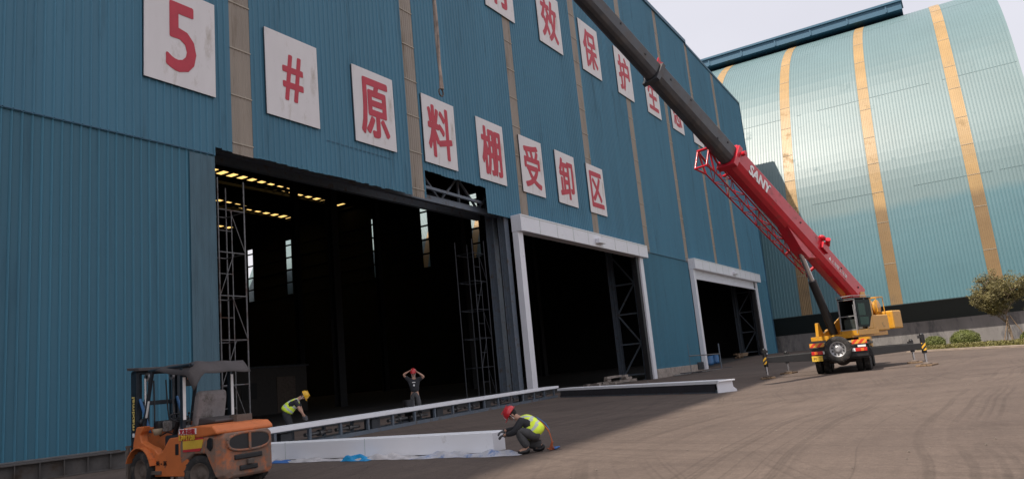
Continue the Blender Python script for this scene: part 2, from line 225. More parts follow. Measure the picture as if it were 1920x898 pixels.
# ------------------------------------------------------------------ mesh helpers
class MB:
    def __init__(s): s.v = []; s.f = []; s.sm = []; s.cut = []; s.T = Matrix.Identity(4)
    def add(s, vs, fs, smooth=False):
        o = len(s.v); s.cut.append((o, len(s.f))); s.v += [s.T @ Vector(v) for v in vs]; s.f += [tuple(i + o for i in f) for f in fs]; s.sm += [smooth] * len(fs); return s
    def box(s, c, d, rot=None):
        x, y, z = [k / 2 for k in d]; vs = [Vector((a * x, b * y, e * z)) for a in (-1, 1) for b in (-1, 1) for e in (-1, 1)]
        if rot is not None: vs = [rot @ v for v in vs]
        vs = [v + Vector(c) for v in vs]
        return s.add(vs, [(0, 1, 3, 2), (4, 6, 7, 5), (0, 4, 5, 1), (2, 3, 7, 6), (0, 2, 6, 4), (1, 5, 7, 3)])
    def span(s, a, b):
        return s.box([(a[i] + b[i]) / 2 for i in range(3)], [abs(b[i] - a[i]) for i in range(3)])
    def beam(s, p, q, w, h=None, up=(0, 0, 1)):
        p = Vector(p); q = Vector(q); h = h or w; d = (q - p); L = d.length; d.normalize(); u = Vector(up)
        if abs(d.dot(u)) > 0.98: u = Vector((1, 0, 0))
        y = u.cross(d).normalized(); z = d.cross(y)
        rot = Matrix((d, y, z)).transposed()
        return s.box((p + q) / 2, (L, w, h), rot)
    def tube(s, p, q, r, r2=None, n=12, cap=True):
        p = Vector(p); q = Vector(q); r2 = r if r2 is None else r2; d = (q - p).normalized()
        u = Vector((0, 0, 1)) if abs(d.z) < 0.95 else Vector((1, 0, 0)); y = u.cross(d).normalized(); z = d.cross(y)
        vs = []
        for k in range(n):
            a = 2 * math.pi * k / n; e = y * math.cos(a) + z * math.sin(a); vs += [p + e * r, q + e * r2]
        s.add(vs, [(2 * k, 2 * ((k + 1) % n), 2 * ((k + 1) % n) + 1, 2 * k + 1) for k in range(n)], True)
        if cap: s.add(vs, [tuple(2 * k for k in reversed(range(n))), tuple(2 * k + 1 for k in range(n))])
        return s
    def path(s, pts, r, n=8):
        for a, b in zip(pts, pts[1:]): s.tube(a, b, r, n=n)
        return s
    def prism(s, poly, y0, y1, ax='y'):
        def P(a, b, t): return {'y': (a, t, b), 'x': (t, a, b), 'z': (a, b, t)}[ax]
        n = len(poly); vs = [P(a, b, y0) for a, b in poly] + [P(a, b, y1) for a, b in poly]
        return s.add(vs, [tuple(reversed(range(n))), tuple(range(n, 2 * n))] + [(k, (k + 1) % n, n + (k + 1) % n, n + k) for k in range(n)])
    def lathe(s, prof, c, axis, n=28, smooth=True):
        c = Vector(c); d = Vector(axis).normalized(); u = Vector((0, 0, 1)) if abs(d.z) < 0.95 else Vector((1, 0, 0)); y = u.cross(d).normalized(); z = d.cross(y)
        vs = []; m = len(prof)
        for k in range(n):
            a = 2 * math.pi * k / n; e = y * math.cos(a) + z * math.sin(a)
            vs += [c + d * t + e * r for t, r in prof]
        fs = [(k * m + j, ((k + 1) % n) * m + j, ((k + 1) % n) * m + j + 1, k * m + j + 1) for k in range(n) for j in range(m - 1)]
        return s.add(vs, fs, smooth)
    def ball(s, c, r, n=12, m=8):
        c = Vector(c); r = (r, r, r) if not hasattr(r, '__len__') else r
        vs = [c + Vector((r[0] * math.sin(math.pi * j / m) * math.cos(2 * math.pi * k / n), r[1] * math.sin(math.pi * j / m) * math.sin(2 * math.pi * k / n), r[2] * math.cos(math.pi * j / m))) for k in range(n) for j in range(m + 1)]
        return s.add(vs, [(k * (m + 1) + j, k * (m + 1) + j + 1, ((k + 1) % n) * (m + 1) + j + 1, ((k + 1) % n) * (m + 1) + j) for k in range(n) for j in range(m)], True)
    def build(s, name, m, parent=None, bevel=0.0, seg=2):
        me = bpy.data.meshes.new(name); me.from_pydata([tuple(v) for v in s.v], [], s.f); me.materials.append(m)
        me.polygons.foreach_set('use_smooth', s.sm)
        bm = bmesh.new(); bm.from_mesh(me); bmesh.ops.recalc_face_normals(bm, faces=bm.faces); bm.to_mesh(me); bm.free(); me.update()
        o = bpy.data.objects.new(name, me); col.objects.link(o)
        if parent is not None: o.parent = parent
        if bevel:
            b = o.modifiers.new('bevel', 'BEVEL'); b.width = bevel; b.segments = seg; b.limit_method = 'ANGLE'; b.angle_limit = R(35); b.harden_normals = False
        return o

def split(mb, name, m, parent, bevel=0.0):
    """one object for each shape added to the mesh builder"""
    out = []; cs = mb.cut + [(len(mb.v), len(mb.f))]
    for (a, fa), (b_, fb) in zip(cs, cs[1:]):
        n_ = MB(); n_.v = mb.v[a:b_]; n_.f = [tuple(i - a for i in f) for f in mb.f[fa:fb]]; n_.sm = mb.sm[fa:fb]; out.append(n_.build(name, m, parent, bevel))
    return out

def tag(o, label=None, cat=None, group=None, kind=None):
    if label: o['label'] = label
    if cat: o['category'] = cat
    if group: o['group'] = group
    if kind: o['kind'] = kind
    return o
def empty(name, loc=(0, 0, 0), rz=0.0):
    o = bpy.data.objects.new(name, None); col.objects.link(o); o.location = loc; o.rotation_euler = (0, 0, rz); o.empty_display_size = 0.2
    return o
def copy_tree(o, parent=None):
    c = o.copy(); col.objects.link(c); c.parent = parent
    for ch in [x for x in list(o.children)]: copy_tree(ch, c)
    return c
def text(name, body, w, h, m, parent, T, ext=0.006, bold=0.0):
    """built-in lettering scaled to w x h, centred on the matrix T (x right, y up, z out)"""
    c = bpy.data.curves.new('lettering', 'FONT'); c.body = body; c.offset = 0.0; c.extrude = 0.01; c.resolution_u = 3
    o = bpy.data.objects.new('lettering', c); col.objects.link(o)
    dg = bpy.context.evaluated_depsgraph_get(); dg.update(); me = bpy.data.meshes.new_from_object(o.evaluated_get(dg))
    col.objects.unlink(o); bpy.data.objects.remove(o)
    xs = [v.co.x for v in me.vertices]; ys = [v.co.y for v in me.vertices]; cx, cy = (min(xs) + max(xs)) / 2, (min(ys) + max(ys)) / 2
    sx, sy = w / (max(xs) - min(xs)), h / (max(ys) - min(ys))
    b0 = [Vector(((v.co.x - cx) * sx, (v.co.y - cy) * sy, v.co.z * ext / 0.01)) for v in me.vertices]; fs0 = [tuple(p.vertices) for p in me.polygons]
    off = [(0, 0)] + ([(bold * math.cos(a * math.pi / 4), bold * math.sin(a * math.pi / 4)) for a in range(8)] if bold else [])
    vs = []; fs = []
    for k, (ox, oy) in enumerate(off):      # heavier strokes: the outline set out in eight directions
        o_ = len(vs); vs += [T @ (v + Vector((ox, oy, 0.0012 * k))) for v in b0]; fs += [tuple(i + o_ for i in f) for f in fs0]
    me = bpy.data.meshes.new(name); me.from_pydata([tuple(v) for v in vs], [], fs); me.update()
    me.materials.clear(); me.materials.append(m); me.name = name
    t = bpy.data.objects.new(name, me); col.objects.link(t); t.parent = parent
    return t
def frame(o, x, y, z):
    m = Matrix((Vector(x).normalized(), Vector(y).normalized(), Vector(z).normalized())).transposed().to_4x4(); m.translation = Vector(o); return m

# ------------------------------------------------------------------ ground
def sst(t): t = max(0, min(1, t)); return t * t * (3 - 2 * t)
def gh(x, y): return 1.0 * sst((x - 62) / 42) * sst((y + 20) / 18) if x < 300 else 1.0 * sst((y + 20) / 18)
def grid(xs, ys, hf, name, m):
    vs = [(x, y, hf(x, y)) for x in xs for y in ys]; n = len(ys)
    fs = [(i * n + j, (i + 1) * n + j, (i + 1) * n + j + 1, i * n + j + 1) for i in range(len(xs) - 1) for j in range(n - 1)]
    b = MB(); b.add(vs, fs, True); return b.build(name, m)
xs = [-900, -300, -120, -60, -30] + [k * 3 for k in range(-9, 70)] + [215, 240, 300, 900]
ys = [-900, -300, -120, -60] + [k * 2 for k in range(-25, 16)] + [60, 120, 300, 900]
g = grid(xs, ys, gh, 'ground', M['ground']); tag(g, kind='structure')
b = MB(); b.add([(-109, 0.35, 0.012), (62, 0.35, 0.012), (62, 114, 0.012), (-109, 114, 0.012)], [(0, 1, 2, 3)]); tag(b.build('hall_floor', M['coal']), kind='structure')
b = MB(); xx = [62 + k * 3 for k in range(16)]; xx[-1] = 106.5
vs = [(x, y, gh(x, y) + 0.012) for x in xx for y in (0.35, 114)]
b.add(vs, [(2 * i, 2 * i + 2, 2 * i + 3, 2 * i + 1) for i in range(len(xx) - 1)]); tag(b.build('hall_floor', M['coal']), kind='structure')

# ------------------------------------------------------------------ main hall
hall = tag(empty('industrial_hall', (0, 0, 0)), 'long blue corrugated steel hall with three tall doorways and red lettered boards', 'building')
ROOF = [(-110, 36), (-30, 58.8), (0, 51), (46, 39.4), (71, 38.9), (83, 38.4), (107, 37.0)]  # tall gable out of view is added, its heights shaped for the yard shadow
def zroof(x):
    for (a, za), (c, zc) in zip(ROOF, ROOF[1:]):
        if a <= x <= c: return za + (zc - za) * (x - a) / (c - a)
    return 37.0
STR = [-13.0, -2.4, 8.1, 18.9, 30.15, 41.2, 52.1, 62.6, 73.3, 83.5, 93.6]
SW = 1.02
PITCH = 0.3
def sheet(mb, x0, x1, zb, zt, y, pitch=PITCH, d=0.045, jag=0.0):
    pts = []; k = math.ceil((x0 - 1e-6) / pitch); pts.append((x0, 0))
    while k * pitch < x1 - 0.02:
        for dx, dd in ((0.0, 0), (0.035, d), (0.065, d), (0.10, 0)):
            x = k * pitch + dx
            if x0 < x < x1: pts.append((x, dd))
        k += 1
    pts.append((x1, 0)); vs = []; j = 0
    for i, (x, dd) in enumerate(pts):
        if i % 4 == 0: j = random.uniform(-jag, jag)
        bz = zb(x) if callable(zb) else zb; tz = zt(x) if callable(zt) else zt
        vs += [(x, y - dd, bz + j), (x, y - dd, tz)]
    mb.add(vs, [(2 * i, 2 * i + 2, 2 * i + 3, 2 * i + 1) for i in range(len(pts) - 1)])
ub = MB()
cuts = sorted(set([-110.0, 18.08, 31.27, 37.25, 61.15, 73.95, 100.7, 107.0] + STR + [s + SW for s in STR]))
def zbot(x):
    if x < 18.08: return 10.86
    if 31.27 < x < 37.25: return 12.76
    if 61.15 < x < 73.95: return 11.08
    if x > 100.7: return 10.9
    return 11.2
for a, c in zip(cuts, cuts[1:]):
    mid = (a + c) / 2
    if any(s < mid < s + SW for s in STR): continue
    z0 = zbot(mid); sheet(ub, a, c, z0, zroof, 0.0, jag=0.035 if 18.1 < mid < 37.3 else 0.0)
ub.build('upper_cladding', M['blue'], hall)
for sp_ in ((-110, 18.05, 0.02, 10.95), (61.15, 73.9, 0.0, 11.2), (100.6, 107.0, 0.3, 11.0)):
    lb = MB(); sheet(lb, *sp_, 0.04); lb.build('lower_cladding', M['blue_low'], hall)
b = MB(); sheet(b, 16.95, 18.06, 0.05, 10.82, -0.005, d=0.028); tag(b.build('patch_panel', M['blue_grey'], hall), 'faded grey-blue replacement sheet beside the doorway')
# loose lap joints in the sheeting
b = MB(); b.box((26.4, -0.035, 12.85), (4.6, 0.012, 0.03)); b.box((3, -0.02, 10.9), (30, 0.05, 0.035)); b.box((67.5, -0.045, 11.1), (12.7, 0.03, 0.05)); split(b, 'lap_flashing', M['blue_dark'], hall)
b = MB(); b.box((4, -0.03, 0.10), (28.1, 0.10, 0.2)); b.build('base_flashing', M['galv'], hall)
for s_ in STR:
    z0 = zbot(s_ + 0.5); z0 -= 0.05
    b = MB(); sheet(b, s_, s_ + SW, z0, zroof, 0.012, pitch=0.17, d=0.022); o = b.build('daylight_strip', M['tan'], hall)
    lj = MB(); z = z0 + 0.45
    while z < zroof(s_) - 1:
        lj.box((s_ + SW / 2, -0.028, z), (SW, 0.02, 0.045)); z += 2.05
    split(lj, 'lap_joint', M['tan_line'], o)
# roof with roof-light rows
b = MB(); RY = [0, 76, 78, 90, 92, 104, 106, 115]
lights = {1: [(55, 100), (104, 105.6)], 3: [(55, 104)], 5: [(55, 101)]}
gl = []
for k in range(7):
    xc = sorted(set([p[0] for p in ROOF] + [v for seg in lights.get(k, []) for v in seg]))
    for a, c in zip(xc, xc[1:]):
        q = [(a, RY[k], zroof(a)), (c, RY[k], zroof(c)), (c, RY[k + 1], zroof(c)), (a, RY[k + 1], zroof(a))]
        if any(s0 <= (a + c) / 2 <= s1 for s0, s1 in lights.get(k, [])): gl.append(q)
        else: b.add(q, [(0, 1, 2, 3)])
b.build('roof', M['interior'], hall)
b = MB()
for q in gl: b.add(q, [(0, 1, 2, 3)])
split(b, 'roof_light', M['rooflight'], hall)
b = MB()
for x in [55 + 1.9 * k for k in range(28)]: b.box((x, 91, zroof(x) - 0.30), (0.45, 34, 0.25))
for y in (75.6, 78.4, 89.6, 92.4, 103.6, 106.4): b.box((80, y, 37.4), (52, 0.3, 0.5))
split(b, 'purlin', M['interior'], hall)
# side wall facing the vault, with slot windows
b = MB(); sl = [47.8, 59.0, 71.0, 95.0, 107.0]; y = 0.0
for c in sl + [None]:
    y1 = 115 if c is None else c - 0.75
    b.add([(107, y, 0), (107, y1, 0), (107, y1, 37), (107, y, 37)], [(0, 1, 2, 3)])
    if c is not None:
        b.add([(107, y1, 0), (107, c + 0.75, 0), (107, c + 0.75, 22), (107, y1, 22)], [(0, 1, 2, 3)]); b.add([(107, y1, 33.5), (107, c + 0.75, 33.5), (107, c + 0.75, 37), (107, y1, 37)], [(0, 1, 2, 3)]); y = c + 0.75
b.build('side_wall', M['interior'], hall)
b = MB()
for x in range(6):
    for z in (14, 17, 20, 23, 26, 29, 32, 35): pass
for z in (22.0, 24.6, 27.2, 29.8, 32.4): b.box((106.8, 57, z), (0.2, 114, 0.28))
split(b, 'girt', M['interior'], hall)
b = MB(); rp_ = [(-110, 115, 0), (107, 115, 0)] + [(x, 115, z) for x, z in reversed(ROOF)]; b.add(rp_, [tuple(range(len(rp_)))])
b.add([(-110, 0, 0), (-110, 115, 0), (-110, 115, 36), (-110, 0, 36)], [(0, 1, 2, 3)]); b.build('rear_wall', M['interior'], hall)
# roof edge flashing along the front
b = MB(); b.beam((46, -0.06, 39.55), (84.0, -0.06, 38.60), 0.22, 0.42); b.beam((84.0, -0.04, 38.32), (107.05, -0.04, 37.03), 0.14, 0.30); b.beam((107.06, 0, 37.0), (107.06, 114, 37.0), 0.2, 0.3)
b.beam((-30, -0.06, 58.9), (46, -0.06, 39.5), 0.2, 0.4)
split(b, 'eave_flashing', M['blue_dark'], hall)
b = MB(); b.box((107.03, -0.03, 18.6), (0.22, 0.16, 36.6)); b.build('corner_flashing', M['blue_dark'], hall)
# steelwork behind the big opening
b = MB(); b.beam((18, 0.9, 11.55), (41, 0.9, 11.55), 0.3, 0.35); b.beam((18, 0.9, 13.4), (41, 0.9, 13.4), 0.25, 0.3)
x = 18.5
while x < 40:
    b.beam((x, 0.9, 11.6), (x + 1.9, 0.9, 13.3), 0.12); b.beam((x + 1.9, 0.9, 13.3), (x + 3.8, 0.9, 11.6), 0.12); b.beam((x + 1.9, 0.9, 11.6), (x + 1.9, 0.9, 13.3), 0.12); x += 3.8
b.beam((18, 3.2, 12.0), (41, 3.2, 12.0), 0.3, 0.4); b.beam((18, 5.5, 13.6), (41, 5.5, 13.6), 0.3, 0.4); b.beam((31.3, 0.5, 12.05), (37.3, 0.5, 11.95), 0.16, 0.16)
b.build('lintel_truss', M['steel'], hall)
def col_h(x, y, w, d, z1, z0=0.0):
    b = MB(); b.box((x, y - d / 2 + 0.02, (z0 + z1) / 2), (w, 0.04, z1 - z0)); b.box((x, y + d / 2 - 0.02, (z0 + z1) / 2), (w, 0.04, z1 - z0)); b.box((x, y, (z0 + z1) / 2), (0.05, d - 0.08, z1 - z0 - 0.01))
    b.box((x, y, z0 + 0.03), (w + 0.25, d + 0.25, 0.05)); return b
for x, y, w_, d_ in ((39.55, 0.42, 0.5, 0.5), (39.6, 1.35, 0.5, 0.55), (17.75, 0.5, 0.35, 0.4)):
    col_h(x, y, w_, d_, 13.0).build('column', M['steel'], hall)
for x, w_ in ((61.0, 0.6), (100.4, 1.1)):       # braced columns inside doors two and three
    zz = gh(x, 0)
    for y in (0.55, 2.9): col_h(x, y, w_, 0.4, 13.0, zz).build('column', M['steel'], hall)
    b = MB(); z = zz + 0.5; k = 0
    while z < 10:
        b.beam((x, 0.8, z), (x, 2.7, z), 0.12); b.beam((x, 0.8 if k % 2 else 2.7, z), (x, 2.7 if k % 2 else 0.8, z + 2.6), 0.12); z += 2.6; k += 1
    split(b, 'column_brace', M['steel'], hall)
for x, y in ((54.4, 30), (77, 30), (31, 30), (54.4, 60), (77, 60), (31, 60), (95, 30), (95, 60)): col_h(x, y, 0.9, 0.8, 36, gh(x, y)).build('column', M['darkcol'], hall)
b = MB(); b.box((67.5, -0.10, 0.35), (12.4, 0.24, 0.85)); b.build('plinth', M['concrete_light'], hall, 0.03)
b = MB(); b.box((72.8, -0.26, 0.62), (1.7, 0.08, 0.7))
for k in range(6): b.box((72.8, -0.31, 0.36 + 0.1 * k), (1.6, 0.03, 0.04))
b.build('wall_vent', M['steel_dark'], hall)

def door_frame(x0, x1, xl, xr, lab, shutter=False, zfoot=(0.35, 0.0)):
    fz0, fz1 = 10.28, 11.36
    m = MB(); m.span((x0, -0.75, fz0), (x1, -0.002, fz1)); f = m.build('door_frame', M['white'], hall, 0.03); tag(f, lab)
    s = MB(); s.box(((x0 + x1) / 2, -0.757, fz1 - 0.10), (x1 - x0 - 0.1, 0.02, 0.05)); x = x0 + 2.4
    while x < x1 - 1: s.box((x, -0.757, (fz0 + fz1) / 2), (0.03, 0.016, fz1 - fz0 - 0.04)); x += 2.4
    split(s, 'panel_seam', M['reflect'], f)
    j = MB(); j.span((x0 + 0.02, -0.45, zfoot[0]), (x0 + 0.62, -0.02, fz0 - 0.002)); j.build('jamb', M['white'], f, 0.02)
    j = MB(); j.span((xr + 0.55, -0.45, zfoot[1]), (xr + 1.25, -0.02, fz0 - 0.002)); j.build('jamb', M['white'], f, 0.02)
    t = MB(); t.span((xr + 0.02, -0.30, zfoot[1]), (xr + 0.54, 0.1, fz0 - 0.002)); t.build('guide_track', M['black'], f)
    c = MB(); xm = x0 + (x1 - x0) * 0.53; c.box((xm, -0.93, fz0 + 0.42), (1.1, 0.34, 0.36)); c.build('motor_box', M['white'], f, 0.03)
    if shutter:
        s = MB(); z = fz0 - 0.02
        prof = [(-0.25, fz0)]
        while z > 9.45: prof += [(-0.30, z - 0.03), (-0.30, z - 0.13), (-0.26, z - 0.15)]; z -= 0.16
        pts = prof; xl_ = x0 + 0.64; xr_ = xr + 0.5
        vs = [(xl_, a, c2) for a, c2 in pts] + [(xr_, a, c2) for a, c2 in pts]; n = len(pts)
        s.add(vs, [(i, i + 1, n + i + 1, n + i) for i in range(n - 1)]); s.span((xl_, -0.36, 9.30), (xr_, -0.2, 9.44)); s.build('roller_shutter', M['white'], f)
door_frame(39.85, 61.15, 40.5, 59.3, 'white door frame of the middle doorway, open, next to the bare large opening', False, (0.42, 0.0))
door_frame(73.95, 100.7, 74.6, 98.4, 'white door frame of the far doorway with the shutter rolled nearly up', True, (0.1, 0.9))

# ------------------------------------------------------------------ lettered boards
def board(ch, x, z, w_, h_, gw, gh_, lab, bold=0.022, tilt=0.0):
    r = empty('sign_board', (x + w_ / 2, -0.05, z + h_ / 2)); tag(r, lab, 'sign', 'white boards with red characters on the blue hall')
    m = MB(); m.box((0, -0.06, 0), (w_, 0.035, h_)); m.build('panel', M['board'], r)
    m = MB()
    for sx in (-1, 1): m.box((sx * (w_ / 2 - 0.03), -0.01, 0), (0.05, 0.06, h_ - 0.01))
    for sz in (-1, 1): m.box((0, -0.01, sz * (h_ / 2 - 0.03)), (w_ - 0.12, 0.06, 0.05))
    m.build('backing_frame', M['steel_dark'], r)
    text('character', ch, gw, gh_, M['redchar'], r, frame((0, -0.082, 0.0), (1, 0, 0), (0, 0, 1), (0, -1, 0)), 0.004, bold)
    r.rotation_euler.y = R(tilt)
RW = [('5', 15.1, 1.18, 2.72, 'large white board with the red digit 5, first of the lower row', 0.055), ('#', 20.62, 1.1, 2.1, 'white board with a red hash mark, between the first two tan strips', 0.045),
      ('原', 25.95, 1.95, 2.95, 'white board with red character 原, above the big opening', 0.075), ('料', 31.35, 2.1, 2.95, 'white board with red character 料, above the notch in the cladding', 0.07),
      ('棚', 36.65, 2.1, 3.0, 'white board with red character 棚, lower row', 0.07), ('受', 41.7, 2.05, 2.95, 'white board with red character 受, with a green-grey smudge', 0.075),
      ('卸', 46.72, 2.1, 2.95, 'white board with red character 卸, above the middle doorway', 0.075), ('区', 51.85, 2.1, 2.8, 'white board with red character 区, last of the lower row', 0.075)]
for i, (ch, x, gw, ghh, lab, bd) in enumerate(RW): board(ch, x, 13.25, 3.0, 3.95, gw, ghh, lab, bd, (0.4, 0, -0.3, 0.3, 0.2, 0, 0.4, 0)[i])
UP = [('有', 39.15, 'white board with red character 有, cut off by the top of the photo'), ('效', 46.4, 'white board with red character 效, upper row between 有 and 保'), ('保', 53.55, 'white board with red character 保, upper row beside a tan strip'),
      ('护', 60.75, 'white board with red character 护, upper row below the dark boom'), ('生', 67.9, 'white board with red character 生, partly behind the dark boom'), ('态', 75.0, 'white board with red character 态, its upper corner behind the dark boom'),
      ('环', 82.0, 'narrow-looking white board with character 环, mostly hidden by the boom'), ('境', 89.3, 'white board with character 境, farthest of the upper row, behind the boom')]
for ch, x, lab in UP: board(ch, x, 25.6, 3.65, 4.55, 2.4, 3.3, lab, 0.085)

# ------------------------------------------------------------------ barrel vault store
vault = tag(empty('barrel_vault_store', (107.3, 0, 0)), 'huge pale teal barrel vaulted store with golden vertical strips', 'building')
ctl = [(0, 5.6), (0.7, 11), (1.9, 18), (3.5, 25), (6.4, 32), (11.4, 41), (17.8, 48), (26.8, 53.4), (37, 56.6), (48, 57.6), (59, 56.6), (69, 53.4), (78, 48), (84.6, 41), (89.6, 32), (92.5, 25), (94.1, 18), (95.3, 11), (96, 5.6)]
def catmull(P, n=5):
    out = []
    for i in range(len(P) - 1):
        p0 = Vector(P[max(i - 1, 0)]); p1 = Vector(P[i]); p2 = Vector(P[i + 1]); p3 = Vector(P[min(i + 2, len(P) - 1)])
        for k in range(n):
            t = k / n; out.append(0.5 * ((2 * p1) + (p2 - p0) * t + (2 * p0 - 5 * p1 + 4 * p2 - p3) * t * t + (3 * p1 - p0 - 3 * p2 + p3) * t ** 3))
    out.append(Vector(P[-1])); return out
PR = catmull(ctl)
def pnorm(i):
    a = PR[max(i - 1, 0)]; c = PR[min(i + 1, len(PR) - 1)]; t = (c - a).normalized(); return Vector((-t.y, t.x))
NR = [pnorm(i) for i in range(len(PR))]
VS = [-26.7, -15.6, -4.6, 6.5, 17.6, 28.7, 39.8, 50.9, 62, 73.1]; VW = 1.35
def vsheet(y0, y1, pitch, d, off=0.0):
    b = MB(); ys_ = [(y0, 0)]; k = math.ceil(y0 / pitch)
    while k * pitch < y1 - 0.02:
        for dy, dd in ((0, 0), (0.04, d), (0.10, d), (0.14, 0)):
            yy = k * pitch + dy
            if y0 < yy < y1: ys_.append((yy, dd))
        k += 1
    ys_.append((y1, 0)); n = len(PR); vs = []
    for yy, dd in ys_:
        for i in range(n): q = PR[i] + NR[i] * (dd + off); vs.append((q.x, yy, q.y))
    m = len(ys_)
    b.add(vs, [(a * n + i, (a + 1) * n + i, (a + 1) * n + i + 1, a * n + i + 1) for a in range(m - 1) for i in range(n - 1)])
    return b
edges = [-34.4] + [v for s_ in sorted(VS) for v in (s_ - VW / 2, s_ + VW / 2)] + [114]
big = MB()
for k in range(0, len(edges), 2): q = vsheet(edges[k], edges[k + 1], 0.40, 0.035); big.add(q.v, q.f)
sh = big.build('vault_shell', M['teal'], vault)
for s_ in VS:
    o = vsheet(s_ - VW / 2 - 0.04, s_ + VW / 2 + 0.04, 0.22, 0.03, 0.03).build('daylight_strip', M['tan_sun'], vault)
    b = MB(); last = 0
    acc = 0
    for i in range(1, len(PR)):
        acc += (PR[i] - PR[i - 1]).length
        if acc > 4.2:
            acc = 0; a = PR[i] + NR[i] * 0.075; t = (PR[i] - PR[i - 1]).normalized() * 0.05
            b.beam((a.x, s_ - VW / 2, a.y), (a.x, s_ + VW / 2, a.y), 0.03, 0.05)
    split(b, 'lap_joint', M['tan_line'], o)
b = MB()       # lap seams of the shell sheets
random.seed(3)
for zt_ in (21.5, 36.0, 50.0):
    i = min(range(len(PR) // 2), key=lambda k: abs(PR[k].y - zt_)); a = PR[i] + NR[i] * 0.03; y = -34.2
    while y < 60:
        y2 = y + random.uniform(0.6, 3.0)
        if random.random() < 0.7: b.beam((a.x, y, a.y), (a.x, y2, a.y), 0.014, 0.035)
        y = y2
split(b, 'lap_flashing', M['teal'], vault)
b = MB(); b.span((26.0, -22.3, 54.3), (29.0, 110, 55.9)); b.span((25.7, -22.5, 55.6), (29.3, 110, 55.95)); y = -20
while y < 100: b.box((25.95, y, 55.0), (0.12, 0.25, 1.2)); y += 6
b.build('ridge_gallery', M['blue_dark'], vault)
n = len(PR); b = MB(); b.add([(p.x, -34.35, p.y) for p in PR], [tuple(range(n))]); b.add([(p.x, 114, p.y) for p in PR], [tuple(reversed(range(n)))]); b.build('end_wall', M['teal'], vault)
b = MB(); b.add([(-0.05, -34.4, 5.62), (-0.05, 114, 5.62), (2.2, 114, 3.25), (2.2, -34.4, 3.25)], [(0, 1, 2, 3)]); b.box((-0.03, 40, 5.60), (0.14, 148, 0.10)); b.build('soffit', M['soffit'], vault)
b = MB(); b.span((2.2, -34.0, -0.5), (2.8, 113, 3.3)); b.span((94, -34.0, -0.5), (94.6, 113, 5.6)); b.span((1.5, -34.0, -0.5), (94, -33.6, 5.6)); b.build('plinth', M['concrete'], vault)

# ------------------------------------------------------------------ planting strip, kerb, tree
def kerbline(t):      # from the far end by the crane to the right edge
    return Vector((79.5 - 24 * t + 2.5 * math.sin(t * 3.1), -18.3 - 10.5 * t, 0))
def P2(t, off): 
    a = kerbline(t); d = (kerbline(t + 0.01) - kerbline(t - 0.01)).normalized(); n_ = Vector((-d.y, d.x, 0)); n_ = n_ if n_.x > 0 else -n_; return a + n_ * off
def ribbon(o0, o1, z0, z1, n=30, top=True):
    b = MB(); vs = []
    for k in range(n + 1):
        t = -0.02 + 1.3 * k / n; a = P2(t, o0); c = P2(t, o1); vs += [(a.x, a.y, z0), (a.x, a.y, z1), (c.x, c.y, z1), (c.x, c.y, z0)]
    fs = []
    for k in range(n):
        for j in range(4): fs.append((4 * k + j, 4 * (k + 1) + j, 4 * (k + 1) + (j + 1) % 4, 4 * k + (j + 1) % 4))
    fs += [(0, 1, 2, 3), tuple(4 * n + j for j in (3, 2, 1, 0))]; b.add(vs, fs); return b
tag(ribbon(-0.35, 0.25, -0.05, 0.14).build('kerb', M['kerb']), kind='structure')
tag(ribbon(0.252, 28, -0.2, 0.10).build('verge', M['grass']), kind='structure')
def leaves(mb, c, r, n, size, flat=1.0, shell=0.5, rng=random):
    for _ in range(n):
        while True:
            d = Vector((rng.uniform(-1, 1), rng.uniform(-1, 1), rng.uniform(-1, 1)))
            if 0.05 < d.length < 1: break
        if rng.random() < shell: d = d.normalized() * rng.uniform(0.78, 1.05)
        p = Vector((c[0] + d.x * r[0], c[1] + d.y * r[1], c[2] + d.z * r[2]))
        q = Quaternion((rng.gauss(0, 1), rng.gauss(0, 1), rng.gauss(0, 1), rng.gauss(0, 1))).normalized(); s_ = size * rng.uniform(0.6, 1.3)
        a = q @ Vector((s_, 0, 0)); e = q @ Vector((0, s_ * 0.45, 0)); mb.add([p - a, p + e, p + a, p - e], [(0, 1, 2, 3)])
rg = random.Random(5)
h = MB()
for k in range(5200):
    t = rg.uniform(-0.02, 1.2); a = P2(t, rg.uniform(0.5, 1.9)); top = 0.44 + 0.05 * math.sin(t * 31) + 0.04 * math.sin(t * 77)
    leaves(h, (a.x, a.y, rg.uniform(0.12, top) if rg.random() < .5 else top - 0.06), (0.12, 0.12, 0.08), 2, 0.085, rng=rg)
hb = ribbon(0.6, 1.75, 0.05, 0.34); h.add(hb.v, hb.f)
tag(h.build('clipped_hedge', M['leafh']), 'low clipped olive hedge running behind the kerb', 'hedge')
gg = MB()
for k in range(2600):
    a = P2(rg.uniform(0.1, 1.25), rg.uniform(1.9, 7)); hh = rg.uniform(0.06, 0.2); q = rg.uniform(0, 6.28); dx, dy = math.cos(q) * 0.05, math.sin(q) * 0.05
    gg.add([(a.x - dx, a.y - dy, 0.09), (a.x + dx, a.y + dy, 0.09), (a.x + dy * .6, a.y + dx * .6, 0.1 + hh)], [(0, 1, 2)])
tag(gg.build('grass', M['grass']), kind='stuff')
